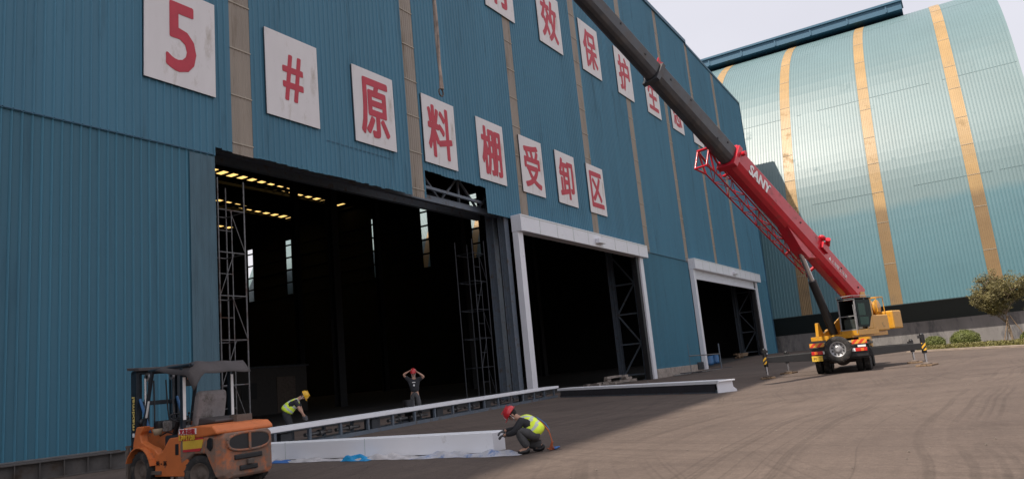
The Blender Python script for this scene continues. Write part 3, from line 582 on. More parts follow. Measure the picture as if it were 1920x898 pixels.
def bush(x, y, r, hgt, lab):
    e = empty('round_bush', (x, y, 0.1)); tag(e, lab, 'bush', 'rounded bushes behind the hedge')
    m = MB(); m.ball((0, 0, hgt * 0.42), (r * 0.86, r * 0.86, hgt * 0.50), 18, 10)
    for k in range(5200):
        a = rg.uniform(0, 6.28); cz = rg.uniform(-0.55, 1.0); q = (1 - cz * cz) ** .5; k_ = rg.uniform(0.88, 1.03) + 0.05 * math.sin(a * 5 + cz * 6)
        leaves(m, (math.cos(a) * q * r * k_, math.sin(a) * q * r * k_, hgt * 0.42 + cz * hgt * 0.56 * k_), (0.03, 0.03, 0.03), 1, 0.055, rng=rg)
    m.build('foliage', M['leafb'], e)
    m = MB()
    for k in range(9): a = k * 0.7; m.tube((0, 0, 0), (math.cos(a) * r * 0.5, math.sin(a) * r * 0.5, hgt * 0.6), 0.04, 0.015, 6)
    m.build('stem', M['bark'], e)
bush(82.5, -20.1, 0.95, 1.2, 'small round bush nearer the crane, behind the hedge')
bush(80.0, -22.7, 1.2, 1.5, 'larger round bush beside the staked young tree')
bush(74.5, -27.6, 0.9, 1.0, 'dark shrub growing under the young trees')
def tree(x, y, H, lab):
    e = empty('young_tree', (x, y, 0.1)); tag(e, lab, 'tree')
    t = MB(); tips = []
    def limb(p, d, L, r, lev):
        pts = [p]; q = p
        for k in range(4):
            d2 = (d + Vector((rg.gauss(0, .12), rg.gauss(0, .12), rg.gauss(0.03, .08)))).normalized(); n_ = q + d2 * L / 4; t.tube(q, n_, r * (1 - k * .18), r * (1 - (k + 1) * .18), 7); q = n_; d = d2
            if lev < 3 and k >= 1:
                for _ in range(2 if lev else 2):
                    a = rg.uniform(0, 6.28); sd_ = Vector((math.cos(a), math.sin(a), rg.uniform(0.25, 0.8))).normalized(); limb(q, (d * 0.35 + sd_).normalized(), L * rg.uniform(.48, .66), r * .5, lev + 1)
            if lev >= 1: tips.append((q.copy(), lev))
    limb(Vector((0, 0, 0)), Vector((0.02, 0.03, 1)), H * 0.62, 0.11, 0)
    limb(Vector((0.05, 0, 0.3)), Vector((-0.05, 0.12, 1)), H * 0.55, 0.06, 0)
    t.build('trunk', M['bark'], e)
    m = MB()
    for p, lev in tips:
        if p.z < H * 0.42: continue
        if rg.random() < 0.42: continue
        leaves(m, p, (0.34, 0.34, 0.13), 20, 0.07, shell=0.3, rng=rg)
    m.build('crown', M['leaf'], e)
    s_ = MB()
    for a in (0.4, 2.4, 4.6): s_.tube((math.cos(a) * 1.1, math.sin(a) * 1.1, 0), (math.cos(a) * 0.08, math.sin(a) * 0.08, 2.3), 0.035, n=7)
    s_.build('support_stake', M['wood'], e)
tree(75.5, -26.2, 5.5, 'young tree with sparse olive crown held by three stakes')
tree(73.0, -28.6, 3.6, 'second leafy tree, standing in front of the staked one')

# ------------------------------------------------------------------ interior things
def scaffold(x0, x1, y0, y1, H, lab, lift=1.75, gm='galv'):
    e = empty('scaffold_tower', ((x0 + x1) / 2, (y0 + y1) / 2, 0.01)); tag(e, lab, 'scaffold', 'tube scaffold towers inside the large doorway')
    a, c = (x1 - x0) / 2, (y1 - y0) / 2
    for sx in (-1, 1):
        for sy in (-1, 1): m = MB(); m.tube((sx * a, sy * c, 0), (sx * a, sy * c, H), 0.036, n=8); m.build('standard', M[gm], e)
    z = 0.3; k = 0
    while z < H + 0.01:
        m = MB()
        for sy in (-1, 1): m.tube((-a, sy * c, z), (a, sy * c, z), 0.028, n=7)
        for sx in (-1, 1): m.tube((sx * a, -c, z), (sx * a, c, z), 0.028, n=7)
        m.build('ledger_frame', M[gm], e)
        if z + lift < H + 0.2:
            m = MB(); s_ = -1 if k % 2 else 1; m.tube((s_ * a, -c - 0.02, z), (-s_ * a * 0.1, -c - 0.02, z + lift * .98), 0.02, n=6); m.build('diagonal_brace', M[gm], e)
            m = MB(); m.tube((0, -c, z), (0, -c, z + lift), 0.024, n=7); m.build('inner_post', M[gm], e)
            m = MB(); m.tube((-a, -c, z + lift / 2), (0, -c, z + lift / 2), 0.02, n=6); m.build('rung', M[gm], e)
        z += lift; k += 1
scaffold(18.86, 20.12, 0.95, 2.1, 10.35, 'tall rusty tube scaffold tower at the edge of the blue wall')
scaffold(37.6, 38.9, 1.6, 2.9, 9.9, 'tube scaffold tower beside the paired steel columns', gm='steel_dark')
cb = empty('site_cabin', (47.3, 31.5, 0.02)); tag(cb, 'dim brown cabin standing deep inside the dark hall', 'cabin')
m = MB(); m.box((0, 1.5, 2.1), (8.4, 3, 4.2)); m.build('wall', M['cabin'], cb, 0.02); m = MB(); m.box((0, 1.5, 4.28), (8.8, 3.4, 0.15)); m.build('roof', M['steel_dark'], cb)
m = MB(); m.box((-2.6, -0.03, 2.2), (1.7, 0.05, 1.4)); m.build('window', M['black'], cb); m = MB(); m.box((1.6, -0.03, 1.7), (2.2, 0.05, 3.2)); m.build('door', M['mud'], cb)
rb = MB()
for k in range(26):
    x = random.uniform(52, 59.5); rb.T = Matrix.Translation((x, 1.2 + random.uniform(-.6, 1.4), 0.08)) @ Matrix.Rotation(random.uniform(0, 3), 4, 'Z'); rb.box((0, 0, 0), (random.uniform(.3, 1.5), random.uniform(.15, .5), random.uniform(.1, .3)))
tag(rb.build('rubble', M['concrete_light'], None), kind='stuff')
def blockpile(x, y, n, lab, m_):
    e = MB(); rr = random.Random(int(x))
    for k in range(n):
        e.T = Matrix.Translation((x + rr.uniform(-1.6, 1.6), y + rr.uniform(-.5, .5), gh(x, y) + 0.12 + 0.2 * (k % 3))) @ Matrix.Rotation(rr.uniform(-.4, .4), 4, 'Z'); e.box((0, 0, 0), (rr.uniform(.8, 2.0), rr.uniform(.2, .4), 0.18))
    return tag(e.build('timber_pile', m_), lab, 'timber pile')
blockpile(56.5, 1.4, 9, 'heap of grey timber lying inside the middle doorway', M['concrete_light'])
blockpile(93.5, 1.6, 12, 'heap of brown timber lying inside the far doorway', M['wood'])
for i, (x, y) in enumerate(((82.0, 1.8), (83.3, 2.1), (84.7, 1.9))):
    e = empty('plastic_drum', (x, y, gh(x, y) + 0.012)); tag(e, ('first blue drum inside the far doorway, next to its near jamb', 'middle of the three blue drums inside the far doorway', 'last of the three blue drums inside the far doorway')[i], 'drum', 'blue drums in the far doorway')
    m = MB(); m.lathe([(0, 0), (0, 0.45), (0.3, 0.47), (0.32, 0.44), (0.62, 0.47), (0.64, 0.44), (0.95, 0.45), (0.97, 0.0)], (0, 0, 0), (0, 0, 1), 20); m.build('body', M['bluedrum'], e)
    m = MB(); m.tube((0.18, 0, 0.965), (0.18, 0, 1.0), 0.06); m.build('bung', M['black'], e)

# pipe barrier by the far doorway
e = empty('pipe_barrier', (69.2, -2.0, gh(69, -2))); tag(e, 'low pipe barrier frame standing on the ground by the far doorway', 'barrier')
for x in (-4.6, 4.5): m = MB(); m.tube((x, 0, 0), (x, 0, 2.5 if x > 0 else 2.6), 0.06 if x > 0 else 0.025); m.build('post', M['steel'], e)
m = MB(); m.tube((-4.6, 0, 1.55), (4.5, 0, 1.50), 0.05); m.build('rail', M['galv'], e)
m = MB(); m.tube((-9, 0.0, 0.06), (8, -0.3, 0.06), 0.05); m.build('foot_rail', M['galv'], e)
for x in (-4.6, 4.5): m = MB(); m.tube((x, -1, 0.12), (x, 1, 0.12), 0.04); m.build('foot', M['steel_dark'], e)

# ------------------------------------------------------------------ door header frames lying on the ground
def ground_frame(A, B, lab, H=0.60, Wd=0.62, step=1.5, dark=False):
    A = Vector((*A, 0)); B = Vector((*B, 0)); L = (B - A).length; rz = math.atan2(B.y - A.y, B.x - A.x)
    e = empty('door_header_frame', A, rz); tag(e, lab, 'steel frame', 'door headers lying on the ground')
    m = MB()
    for y in (-Wd / 2, Wd / 2):
        m.beam((0, y, 0.06), (L, y, 0.06), 0.07, 0.12); m.beam((0, y, H - 0.09), (L, y, H - 0.09), 0.06, 0.10)
    m.build('chord', M['steel'], e)
    m = MB(); m.box((L / 2, 0.02, H - 0.015), (L + 0.3, Wd + 0.16, 0.05)); m.box((L / 2, -Wd / 2 - 0.07, H - 0.05), (L + 0.3, 0.02, 0.12)); m.build('top_panel', M['whiteclean'], e, 0.006)
    if dark:
        m = MB(); m.tube((0.3, 0, H * .46), (L - 0.2, 0, H * .46), 0.2, n=20); m.build('shutter_roll', M['slate'], e)
        m = MB(); m.box((L / 2, -Wd / 2 - 0.045, H * .44), (L - 0.3, 0.02, H * 0.62)); m.build('front_sheet', M['slate'], e)
        m = MB(); m.prism([(-Wd / 2 - 0.08, 0), (Wd / 2 + 0.22, 0), (Wd / 2 + 0.20, 0.08), (Wd / 2 + 0.06, H * .4), (Wd / 2 + 0.02, H), (-Wd / 2 - 0.08, H)], L + 0.0, L + 0.05, 'x'); m.build('end_plate', M['white'], e)
    else:
        k = 0; x = 0.1
        while x < L:
            m = MB(); m.box((x, -Wd / 2, H * .47), (0.10, 0.08, H - 0.2)); m.box((x, Wd / 2, H * .47), (0.10, 0.08, H - 0.2)); m.box((x, 0, 0.05), (0.08, Wd, 0.06)); m.build('post', M['steel'], e)
            if k % 3 != 1 and x + step < L: m = MB(); m.tube((x + 0.12, -0.05, H * .45), (x + step - 0.12, -0.05, H * .45), 0.055, n=12); m.tube((x + step * .5, -0.05, H * .45), (x + step * .5 + 0.12, -0.05, H * .45), 0.10, n=12); m.build('roller', M['galv'], e)
            elif x + step < L: m = MB(); m.box((x + step * .4, -0.08, H * .42), (0.5, 0.32, 0.34)); m.build('motor_box', M['steel_dark'], e, 0.02)
            k += 1; x += step
    return e
ground_frame((12.6, -7.25), (36.9, -3.35), 'long open steel header frame with white top, lying across the big opening')
ground_frame((36.7, -4.3), (29.2, -15.3), 'shorter header frame with dark curtain front and white top, ending at the sunlit ground', H=0.46, dark=True)
m = MB(); pts = [Vector((33.0, -10.6, 0.55)), Vector((32.8, -11.0, 0.3)), Vector((32.4, -11.3, 0.03)), Vector((31.6, -11.7, 0.02))]; m.path(pts, 0.018); tag(m.build('power_cable', M['galv']), 'thin pale cable drooping from the dark header onto the ground', 'cable')

# white boxed column casing on the ground and its wrapping
e = empty('column_casing', (12.15, -15.95, 0.0), R(90)); tag(e, 'long white boxed column casing lying in front of the crouching worker', 'metal casing')
m = MB(); m.box((3.95, 0, 0.215), (7.9, 0.44, 0.37)); m.build('shell', M['whiteclean'], e, 0.012)
m = MB(); m.box((-0.004, 0, 0.215), (0.01, 0.40, 0.33)); m.build('end_cap', M['white'], e)
for x in (3.2, 5.6): m = MB(); m.box((x, 0, 0.215), (0.012, 0.446, 0.376)); m.build('seam', M['reflect'], e)
for x in (0.9, 3.9, 6.9): m = MB(); m.box((x, 0, 0.014), (0.1, 0.5, 0.026)); m.build('batten', M['wood'], e)
def crumple(x0, x1, y, wid, mname, lab, name, seed, hmax=0.15):
    rr = random.Random(seed); n = int((x1 - x0) / 0.05); k_ = 14; vs = []
    ph = [rr.uniform(0, 6.28) for _ in range(8)]
    for i in range(n + 1):
        x = x0 + (x1 - x0) * i / n; en = min(1, 5 * i / n, 5 * (n - i) / n) ** .5
        for j in range(k_ + 1):
            t = j / k_; prof = math.sin(math.pi * t) ** .6
            hh = 0.006 + hmax * prof * en * (0.45 + 0.30 * math.sin(x * 5 + ph[0] + t * 4) + 0.16 * math.sin(x * 11 + ph[1] - t * 7) + 0.05 * math.sin(x * 29 + ph[2] + t * 15)) + rr.uniform(0, 0.004) * prof
            yy = y - wid * (t - 0.5) * (0.8 + 0.25 * math.sin(x * 4 + ph[3]) + 0.1 * math.sin(x * 13 + ph[4]))
            vs.append((x, yy, max(0.006, hh)))
    m = MB(); m.add(vs, [(i * (k_ + 1) + j, (i + 1) * (k_ + 1) + j, (i + 1) * (k_ + 1) + j + 1, i * (k_ + 1) + j + 1) for i in range(n) for j in range(k_)], True)
    o = m.build(name, M[mname]); o.matrix_world = Matrix.Translation((12.15, -15.95, 0)) @ Matrix.Rotation(R(90), 4, 'Z'); tag(o, lab, 'plastic film'); return o
crumple(-0.75, 1.7, 0.42, 0.42, 'filmpale', 'crumpled white film with pale blue print by the end of the casing', 'plastic_wrap', 1, 0.13)
crumple(1.6, 3.4, 0.42, 0.34, 'plastic', 'crumpled clear film between the two blue pieces along the casing', 'plastic_wrap', 2, 0.13)
crumple(2.75, 3.55, 0.50, 0.36, 'filmblue', 'bright cyan piece of plastic film beside the white casing', 'plastic_wrap', 3, 0.15)
crumple(3.4, 7.8, 0.40, 0.30, 'plastic', 'long strip of greyish crumpled film behind the forklift', 'plastic_wrap', 4, 0.09)
crumple(5.15, 5.75, 0.47, 0.2, 'strapblue', 'small dark blue scrap of film along the casing', 'plastic_wrap', 5, 0.07)

# steel sections stacked along the foot of the wall
e = empty('steel_channel', (9.3, -1.6, 0), R(-14)); tag(e, 'long rusty grey steel channel lying along the foot of the blue wall', 'steel channel')
m = MB(); m.box((0, 0, 0.17), (6.6, 0.06, 0.34)); m.box((0, -0.10, 0.36), (6.6, 0.26, 0.03)); m.box((0, -0.10, 0.02), (6.6, 0.26, 0.03)); m.build('web', M['mud'], e)
m = MB(); m.box((0, -0.12, 0.40), (6.4, 0.12, 0.05)); m.build('flange_strip', M['galv'], e)
for i_, (x_, y_, lab_) in enumerate(((8.9, -2.9, 'grey dusty steel beam lying nearest the wall behind the forklift mast'), (8.6, -3.7, 'second dusty steel beam, lying on the yard side of its twin'))):
    e = empty('steel_beam', (x_, y_, 0), R(-16)); tag(e, lab_, 'steel beam', 'steel beams behind the forklift')
    m = MB(); m.box((0, 0, 0.22), (6.4, 0.03, 0.40)); m.build('web', M['mudgrey'], e)
    for z_ in (0.02, 0.43): m = MB(); m.box((0, 0, z_), (6.4, 0.30, 0.03)); m.build('flange', M['mudgrey'], e)
    m = MB()
    for k in range(12): m.box((-2.9 + 0.52 * k, -0.08, 0.225), (0.02, 0.12, 0.37))
    split(m, 'stiffener', M['mudgrey'], e)

# black drum on the header frame by the standing worker
e = empty('rubber_bucket', (22.4, -5.25, 0.0)); tag(e, 'black bucket standing behind the header frame by the worker in red helmet', 'bucket')
m = MB(); m.lathe([(0, 0), (0, 0.17), (0.62, 0.23), (0.64, 0.24), (0.64, 0.21), (0.1, 0.15), (0.1, 0)], (0, 0, 0.22), (0, 0, 1), 20); m.build('body', M['black'], e)
m = MB(); m.box((0, 0, 0.11), (0.6, 0.5, 0.22)); m.build('base', M['steel_dark'], e)

# ------------------------------------------------------------------ wheels (shared)
def wheel(name, parent, T, r, w_, rim='silver', dual=False, tread=24):
    m = MB(); m.T = T; h_ = w_ / 2
    m.lathe([(-h_ * .9, r * .60), (-h_, r * .66), (-h_, r * .88), (-h_ * .82, r * .97), (-h_ * .7, r), (h_ * .7, r), (h_ * .82, r * .97), (h_, r * .88), (h_, r * .66), (h_ * .9, r * .60)], (0, 0, 0), (0, 1, 0), 36)
    for k in range(tread):
        a = 2 * math.pi * k / tread; rot = Matrix.Rotation(a, 3, 'Y')
        for sy in (-1, 1): m.box(rot @ Vector((0, sy * h_ * .5, r * 0.995)), (r * .10, h_ * .72, r * 0.035), rot @ Matrix.Rotation(sy * 0.5, 3, 'Z'))
    t = m.build(name, M['rubber'], parent)
    q = MB(); q.T = T
    q.lathe([(-h_ * .85, r * .615), (-h_ * .9, r * .56), (-h_ * .45, r * .50), (-h_ * .35, r * .28), (-h_ * .62, r * .24), (-h_ * .66, r * .10), (-h_ * .62, 0.0)], (0, 0, 0), (0, 1, 0), 30)
    q.lathe([(h_ * .85, r * .615), (h_ * .9, r * .56), (h_ * .45, r * .50), (h_ * .35, r * .28), (h_ * .62, r * .24), (h_ * .66, r * .10), (h_ * .62, 0.0)], (0, 0, 0), (0, 1, 0), 30)
    for sy in (-1, 1):
        for k in range(8): a = 2 * math.pi * k / 8; q.tube((math.sin(a) * r * .185, sy * h_ * .60, math.cos(a) * r * .185), (math.sin(a) * r * .185, sy * h_ * .72, math.cos(a) * r * .185), r * .025, n=6)
    q.build('rim', M[rim], t)
    if rim == 'silver':
        z = MB(); z.T = T
        for k in range(10 if name == 'spare_wheel' else 0): a = 2 * math.pi * k / 10; c_ = Vector((math.sin(a) * r * .42, h_ * .49, math.cos(a) * r * .42)); z.tube(c_, c_ + Vector((0, 0.03, 0)), r * .062, n=8)
        split(z, 'rim_hole', M['black'], t)
    return t

# ------------------------------------------------------------------ truck crane
CO = Vector((39.7, -18.0, 0)); CA = R(5)
cr_ = empty('truck_crane', CO, CA); tag(cr_, 'red and yellow truck crane on outriggers with its boom raised over the yard', 'crane')
Cm = Matrix.Translation(CO) @ Matrix.Rotation(CA, 4, 'Z'); Ci = Cm.inverted()
# carrier
m = MB(); m.span((0.35, -0.45, 0.82), (12.2, 0.45, 1.28)); m.span((0.3, -1.28, 1.28), (12.0, 1.28, 1.40)); m.span((0.12, -1.25, 0.95), (0.36, 1.25, 1.32)); m.build('chassis', M['black'], cr_, 0.02)
m = MB(); m.span((0.22, -1.22, 1.402), (3.0, 1.22, 1.52)); m.span((5.9, -1.25, 1.402), (9.6, 1.25, 1.52)); m.build('deck', M['cream'], cr_, 0.02)
m = MB(); m.span((9.7, -1.25, 0.9), (12.1, 1.25, 2.35)); m.build('driving_cab', M['yellow'], cr_, 0.12)
m = MB(); m.span((-0.02, -1.3, 0.72), (0.34, 1.3, 1.12)); m.build('rear_bumper', M['black'], cr_, 0.03)
for sy in (-1, 1):
    m = MB(); m.span((3.9, sy * 0.5, 0.62), (5.9, sy * 1.25, 1.27)); m.build('tool_box', M['black'], cr_, 0.04)
    m = MB(); m.span((-0.05, sy * 0.62, 1.34), (-0.02, sy * 1.30, 1.54)); m.build('hazard_board', M['hazard'], cr_)
    m = MB(); m.span((-0.09, sy * 0.74, 0.98), (-0.02, sy * 1.26, 1.14)); o = m.build('tail_light', M['lampred'], cr_, 0.01)
    m = MB(); m.span((-0.095, sy * 0.60, 0.985), (-0.022, sy * 0.735, 1.135)); m.build('reversing_lamp', M['pure'], o, 0.005)
    m = MB(); m.span((-0.10, sy * 0.98, 0.99), (-0.091, sy * 1.12, 1.13)); m.build('indicator', M['lampamber'], o)
    for i, x in enumerate((1.55, 2.95, 7.4, 9.0)):
        wheel('wheel', cr_, Matrix.Translation((x, sy * 1.12, 0.56)), 0.545, 0.30)
        if i < 2: wheel('wheel', cr_, Matrix.Translation((x, sy * 0.76, 0.56)), 0.545, 0.30)
    m = MB(); pr = [(1.55 + 0.66 * math.cos(a), 0.62 + 0.62 * math.sin(a)) for a in [math.pi * k / 8 for k in range(9)]]
    for off_ in (0.0, 1.4):
        for (x0, z0), (x1, z1) in zip(pr, pr[1:]): m.beam((x0 + off_, sy * 1.05, z0), (x1 + off_, sy * 1.05, z1), 0.45, 0.02)
    m.build('mudguard', M['black'], cr_)
m = MB(); m.span((-0.06, 0.78, 0.66), (-0.03, 1.28, 0.93)); pl = m.build('number_plate', M['stickeryel'], cr_, 0.005)
text('plate_lettering', '沪D', 0.16, 0.13, M['black'], pl, frame((-0.066, 1.13, 0.795), (0, -1, 0), (0, 0, 1), (-1, 0, 0)), 0.003)
m = MB(); m.span((-0.05, -1.22, 1.18), (-0.02, -0.86, 1.27)); m.build('marker_plate', M['pure'], cr_)
for x in (1.55, 2.95): m = MB(); m.tube((x, -1.1, 0.56), (x, 1.1, 0.56), 0.10); m.ball((x, 0, 0.56), (0.25, 0.3, 0.24)); m.build('axle', M['mud'], cr_)
sp = wheel('spare_wheel', cr_, Matrix.Translation((-0.24, 0.02, 1.16)) @ Matrix.Rotation(R(90), 4, 'Z'), 0.62, 0.32)
# outriggers
def outrigger(x, sy, ext, jackh=1.12):
    m = MB(); z0, z1 = (0.68, 1.10)
    m.prism([(sy * 0.6, z0 - 0.02), (sy * ext, z0 + 0.12), (sy * ext, z1 - 0.02), (sy * 0.6, z1)], x - 0.14, x + 0.14, 'x'); o = m.build('outrigger_beam', M['black'], cr_, 0.01); jackh = 1.45 if x < 3 else 1.2
    m = MB(); m.span((x - 0.15, sy * (ext - 0.02), 0.72), (x + 0.15, sy * (ext + 0.16), 1.08)); m.build('striped_end', M['hazardb'] if x < 3 else M['black'], o, 0.01)
    m = MB(); m.tube((x, sy * (ext + 0.06), 0.60), (x, sy * (ext + 0.06), jackh), 0.11); m.ball((x, sy * (ext + 0.06), jackh), 0.11, 10, 6); m.box((x - 0.05, sy * (ext + 0.02), jackh - 0.08), (0.1, 0.3, 0.12)); m.build('jack_housing', M['black'], o)
    m = MB(); m.tube((x, sy * (ext + 0.06), 0.13), (x, sy * (ext + 0.06), 0.62), 0.06); m.build('jack_leg', M['chrome'], o)
    m = MB(); m.lathe([(0, 0.0), (0, 0.24), (0.05, 0.22), (0.09, 0.09), (0.09, 0)], (x, sy * (ext + 0.06), 0.085), (0, 0, 1), 20); m.build('jack_foot', M['mud'], o)
    wp = Cm @ Vector((x, sy * (ext + 0.06), 0)); e = empty('timber_mat', (wp.x, wp.y, 0.0), random.uniform(-.3, .3)); lab = {(0.75, 1): 'timber mat under the rear jack nearest the hall, in the shade', (0.75, -1): 'timber mat under the rear jack on the sunlit side', (6.4, 1): 'timber mat under the front jack in the shade by the far doorway', (6.4, -1): 'timber mat under the front jack on the sunlit side'}[(x, sy)]
    tag(e, lab, 'timber mat', 'timber mats under the crane jacks')
    for k in (-1, 0, 1): m = MB(); m.box((0, k * 0.24, 0.042), (1.1, 0.22, 0.08)); m.build('board', M['wood'], e, 0.01)
outrigger(0.75, 1, 3.55); outrigger(0.75, -1, 3.6); outrigger(6.4, 1, 3.2); outrigger(6.4, -1, 3.2)
m = MB(); 
for x in (0.75, 6.4): m.span((x - 0.2, -1.27, 0.62), (x + 0.2, 1.27, 1.16))
split(m, 'outrigger_box', M['black'], cr_, 0.015)
# superstructure frame: F forward (under the boom), Lf left, up
P0 = Vector((45.38, -18.43, 3.84)); BD = Vector((-0.772, 0.276, 0.573)).normalized()
Fh = Vector((BD.x, BD.y, 0)).normalized(); Lf = Vector((-Fh.y, Fh.x, 0)); PV = P0 + Fh * 1.75; PV.z = 0
Sm = Ci @ frame(PV, Fh, Lf, (0, 0, 1))
m = MB(); m.T = Ci @ Matrix.Translation(PV); m.lathe([(0, 0), (0, 0.72), (0.16, 0.72), (0.16, 0.62), (0.26, 0.62), (0.26, 0)], (0, 0, 1.40), (0, 0, 1), 32); m.build('slewing_ring', M['steel_dark'], cr_)
m = MB(); m.T = Sm; m.span((-2.4, -1.15, 1.66), (1.5, 1.15, 1.88))
for sy in (-1, 1): m.prism([(-2.35, 1.88), (-2.35, 3.2), (-1.9, 4.1), (-1.5, 4.1), (-0.9, 3.0), (0.6, 2.3), (1.35, 2.05), (1.35, 1.88)], sy * 0.42, sy * 0.50)
m.build('turntable', M['yellow'], cr_, 0.015)
m = MB(); m.T = Sm; m.span((-2.3, 0.52, 1.9), (-0.45, 1.35, 2.75)); m.build('side_housing', M['yellow'], cr_, 0.06)
m = MB(); m.T = Sm; m.span((-2.3, -1.2, 1.9), (-0.6, -0.52, 2.5)); m.build('side_housing', M['yellow'], cr_, 0.06)
m = MB(); m.T = Sm; m.span((-4.15, -1.25, 1.95), (-3.1, 1.25, 2.95)); m.span((-3.1, -0.8, 2.1), (-2.38, 0.8, 2.6)); m.build('counterweight', M['yellow'], cr_, 0.07)
m = MB(); m.T = Sm
for yy in (-0.62, -0.30, 0.30, 0.62): m.lathe([(-0.03, 0.02), (-0.03, 0.42), (0.03, 0.42), (0.03, 0.02)], (-2.75, yy, 3.2), (0, 1, 0), 24)
m.tube((-2.75, -0.62, 3.2), (-2.75, 0.62, 3.2), 0.28, n=20)
wn = m.build('winch', M['yellow'], cr_)
m = MB(); m.T = Sm
for sx in (-3.2, -2.4): m.path([Vector((sx, -0.8, 2.95)), Vector((sx, -0.8, 3.75)), Vector((sx, 0.8, 3.75)), Vector((sx, 0.8, 2.95))], 0.025)
for sy in (-0.8, 0.8): m.tube((-3.2, sy, 3.75), (-2.4, sy, 3.75), 0.025)
m.build('winch_guard_rail', M['yellow'], cr_)
# operator cab on the left of the boom
cx0, cx1, cy0, cy1, cz0, cz1 = -0.40, 1.42, 0.56, 1.48, 1.75, 3.62
m = MB(); m.T = Sm
m.prism([(cx0 - 0.35, cz0), (cx1, cz0), (cx1 + 0.02, cz0 + 0.28), (cx0 - 0.35, cz0 + 0.30)], cy0, cy1)
m.prism([(cx0 - 0.04, cz0 + 0.3), (cx0 + 0.16, cz0 + 0.3), (cx0 + 0.16, cz1), (cx0 - 0.04, cz1)], cy0, cy1)
m.prism([(cx0 + 0.16, cz0 + 0.3), (cx0 + 0.8, cz0 + 0.3), (cx0 + 0.16, cz0 + 1.0)], cy1 - 0.035, cy1)
cb = m.build('operator_cab', M['yellow'], cr_, 0.02)
m = MB(); m.T = Sm; m.span((cx0 + 0.17, cy0, cz0 + 0.3), (cx1 - .12, cy0 + 0.04, cz1 - 0.02)); m.span((cx0 + 0.17, cy0 + 0.05, cz0 + 0.3), (cx0 + 0.20, cy1 - 0.04, cz1 - 0.02)); split(m, 'cab_lining', M['black'], cb)
m = MB(); m.T = Sm; m.span((cx0 - 0.03, cy0 - 0.02, cz1), (cx1 - 0.05, cy1 + 0.02, cz1 + 0.07)); m.build('cab_roof', M['black'], cb, 0.03)
m = MB(); m.T = Sm
for y in (cy0 + 0.03, cy1 - 0.03): m.beam((cx1, y, cz0 + 0.28), (cx1 - 0.10, y, cz1), 0.06)
m.beam((cx0 + 0.72, cy1 - 0.02, cz0 + 0.3), (cx0 + 0.72, cy1 - 0.02, cz1), 0.06); m.beam((cx1 - 0.04, cy0, cz0 + 1.0), (cx1 - 0.04, cy1, cz0 + 1.0), 0.04); m.beam((cx1, cy0, cz0 + 0.3), (cx1, cy1, cz0 + 0.3), 0.05); m.beam((cx1 - .1, cy0, cz1 - 0.02), (cx1 - .1, cy1, cz1 - 0.02), 0.05)
m.build('window_frame', M['silver'], cb)
m = MB(); m.T = Sm; a, b_ = cy0 + 0.06, cy1 - 0.06; m.add([(cx1 + 0.0, a, cz0 + 0.32), (cx1 + 0.0, b_, cz0 + 0.32), (cx1 - 0.10, b_, cz1 - 0.03), (cx1 - 0.10, a, cz1 - 0.03)], [(0, 1, 2, 3)]); m.build('windscreen', M['glass'], cb)
m = MB(); m.T = Sm; y = cy1 + 0.006
m.prism([(cx0 + 0.17, cz0 + 1.0), (cx0 + 0.34, cz0 + 0.82), (cx0 + 0.60, cz0 + 0.40), (cx1 - 0.14, cz0 + 0.42), (cx1 - 0.16, cz1 - 0.05), (cx0 + 0.17, cz1 - 0.05)], y - 0.01, y + 0.012); d_ = m.build('cab_door', M['glassdark'], cb)
m = MB(); m.T = Sm; m.prism([(cx0 + 0.80, cz0 + 1.0), (cx1 - 0.30, cz0 + 1.0), (cx1 - 0.32, cz1 - 0.25), (cx0 + 0.80, cz1 - 0.25)], y + 0.013, y + 0.018)
m.prism([(cx0 + 0.66, cz0 + 0.52), (cx1 - 0.32, cz0 + 0.52), (cx1 - 0.32, cz0 + 0.92), (cx0 + 0.56, cz0 + 0.92)], y + 0.013, y + 0.018); m.build('door_pane', mat('green_tinted_pane', (0.006, 0.050, 0.034), 0.25, 0, 0.1, 2, spec=0.12), d_)
m = MB(); m.T = Sm; m.span((cx0 + 0.45, cy0 + 0.2, cz0 + 0.3), (cx0 + 0.95, cy1 - 0.2, cz0 + 0.75)); m.span((cx0 + 0.35, cy0 + 0.2, cz0 + 0.7), (cx0 + 0.5, cy1 - 0.2, cz0 + 1.5)); m.build('seat', M['seatgrey'], cb, 0.04)
m = MB(); m.T = Sm; m.span((cx1 - 0.45, cy0 + 0.15, cz0 + 0.3), (cx1 - 0.12, cy1 - 0.15, cz0 + 0.85)); m.ball((cx1 - 0.25, cy0 + 0.4, cz0 + 0.95), (0.12, 0.16, 0.12), 10, 6); m.build('control_console', M['galv'], cb, 0.03)
m = MB(); m.T = Sm; m.path([Vector((cx1 + .02, cy0 + .05, cz1 + .02)), Vector((cx1 + .1, cy0 + .05, cz1 + .15)), Vector((cx1 + .1, cy1 - .05, cz1 + .15)), Vector((cx0, cy1 + .04, cz1 + .15))], 0.02); m.build('roof_rail', M['silver'], cb)
m = MB(); m.T = Sm; m.path([Vector((cx1 + .12, cy1 - .02, cz0 + 0.1)), Vector((cx1 + .12, cy1 - .02, cz1 - 0.3))], 0.018); m.build('grab_rail', M['silver'], cb)
m = MB(); m.T = Sm; m.prism([(0.9, 1.88), (1.5, 1.88), (1.4, 2.6), (1.25, 2.6)], -0.85, -0.68); m.build('hose_guard', M['yellow'], cr_, 0.02)
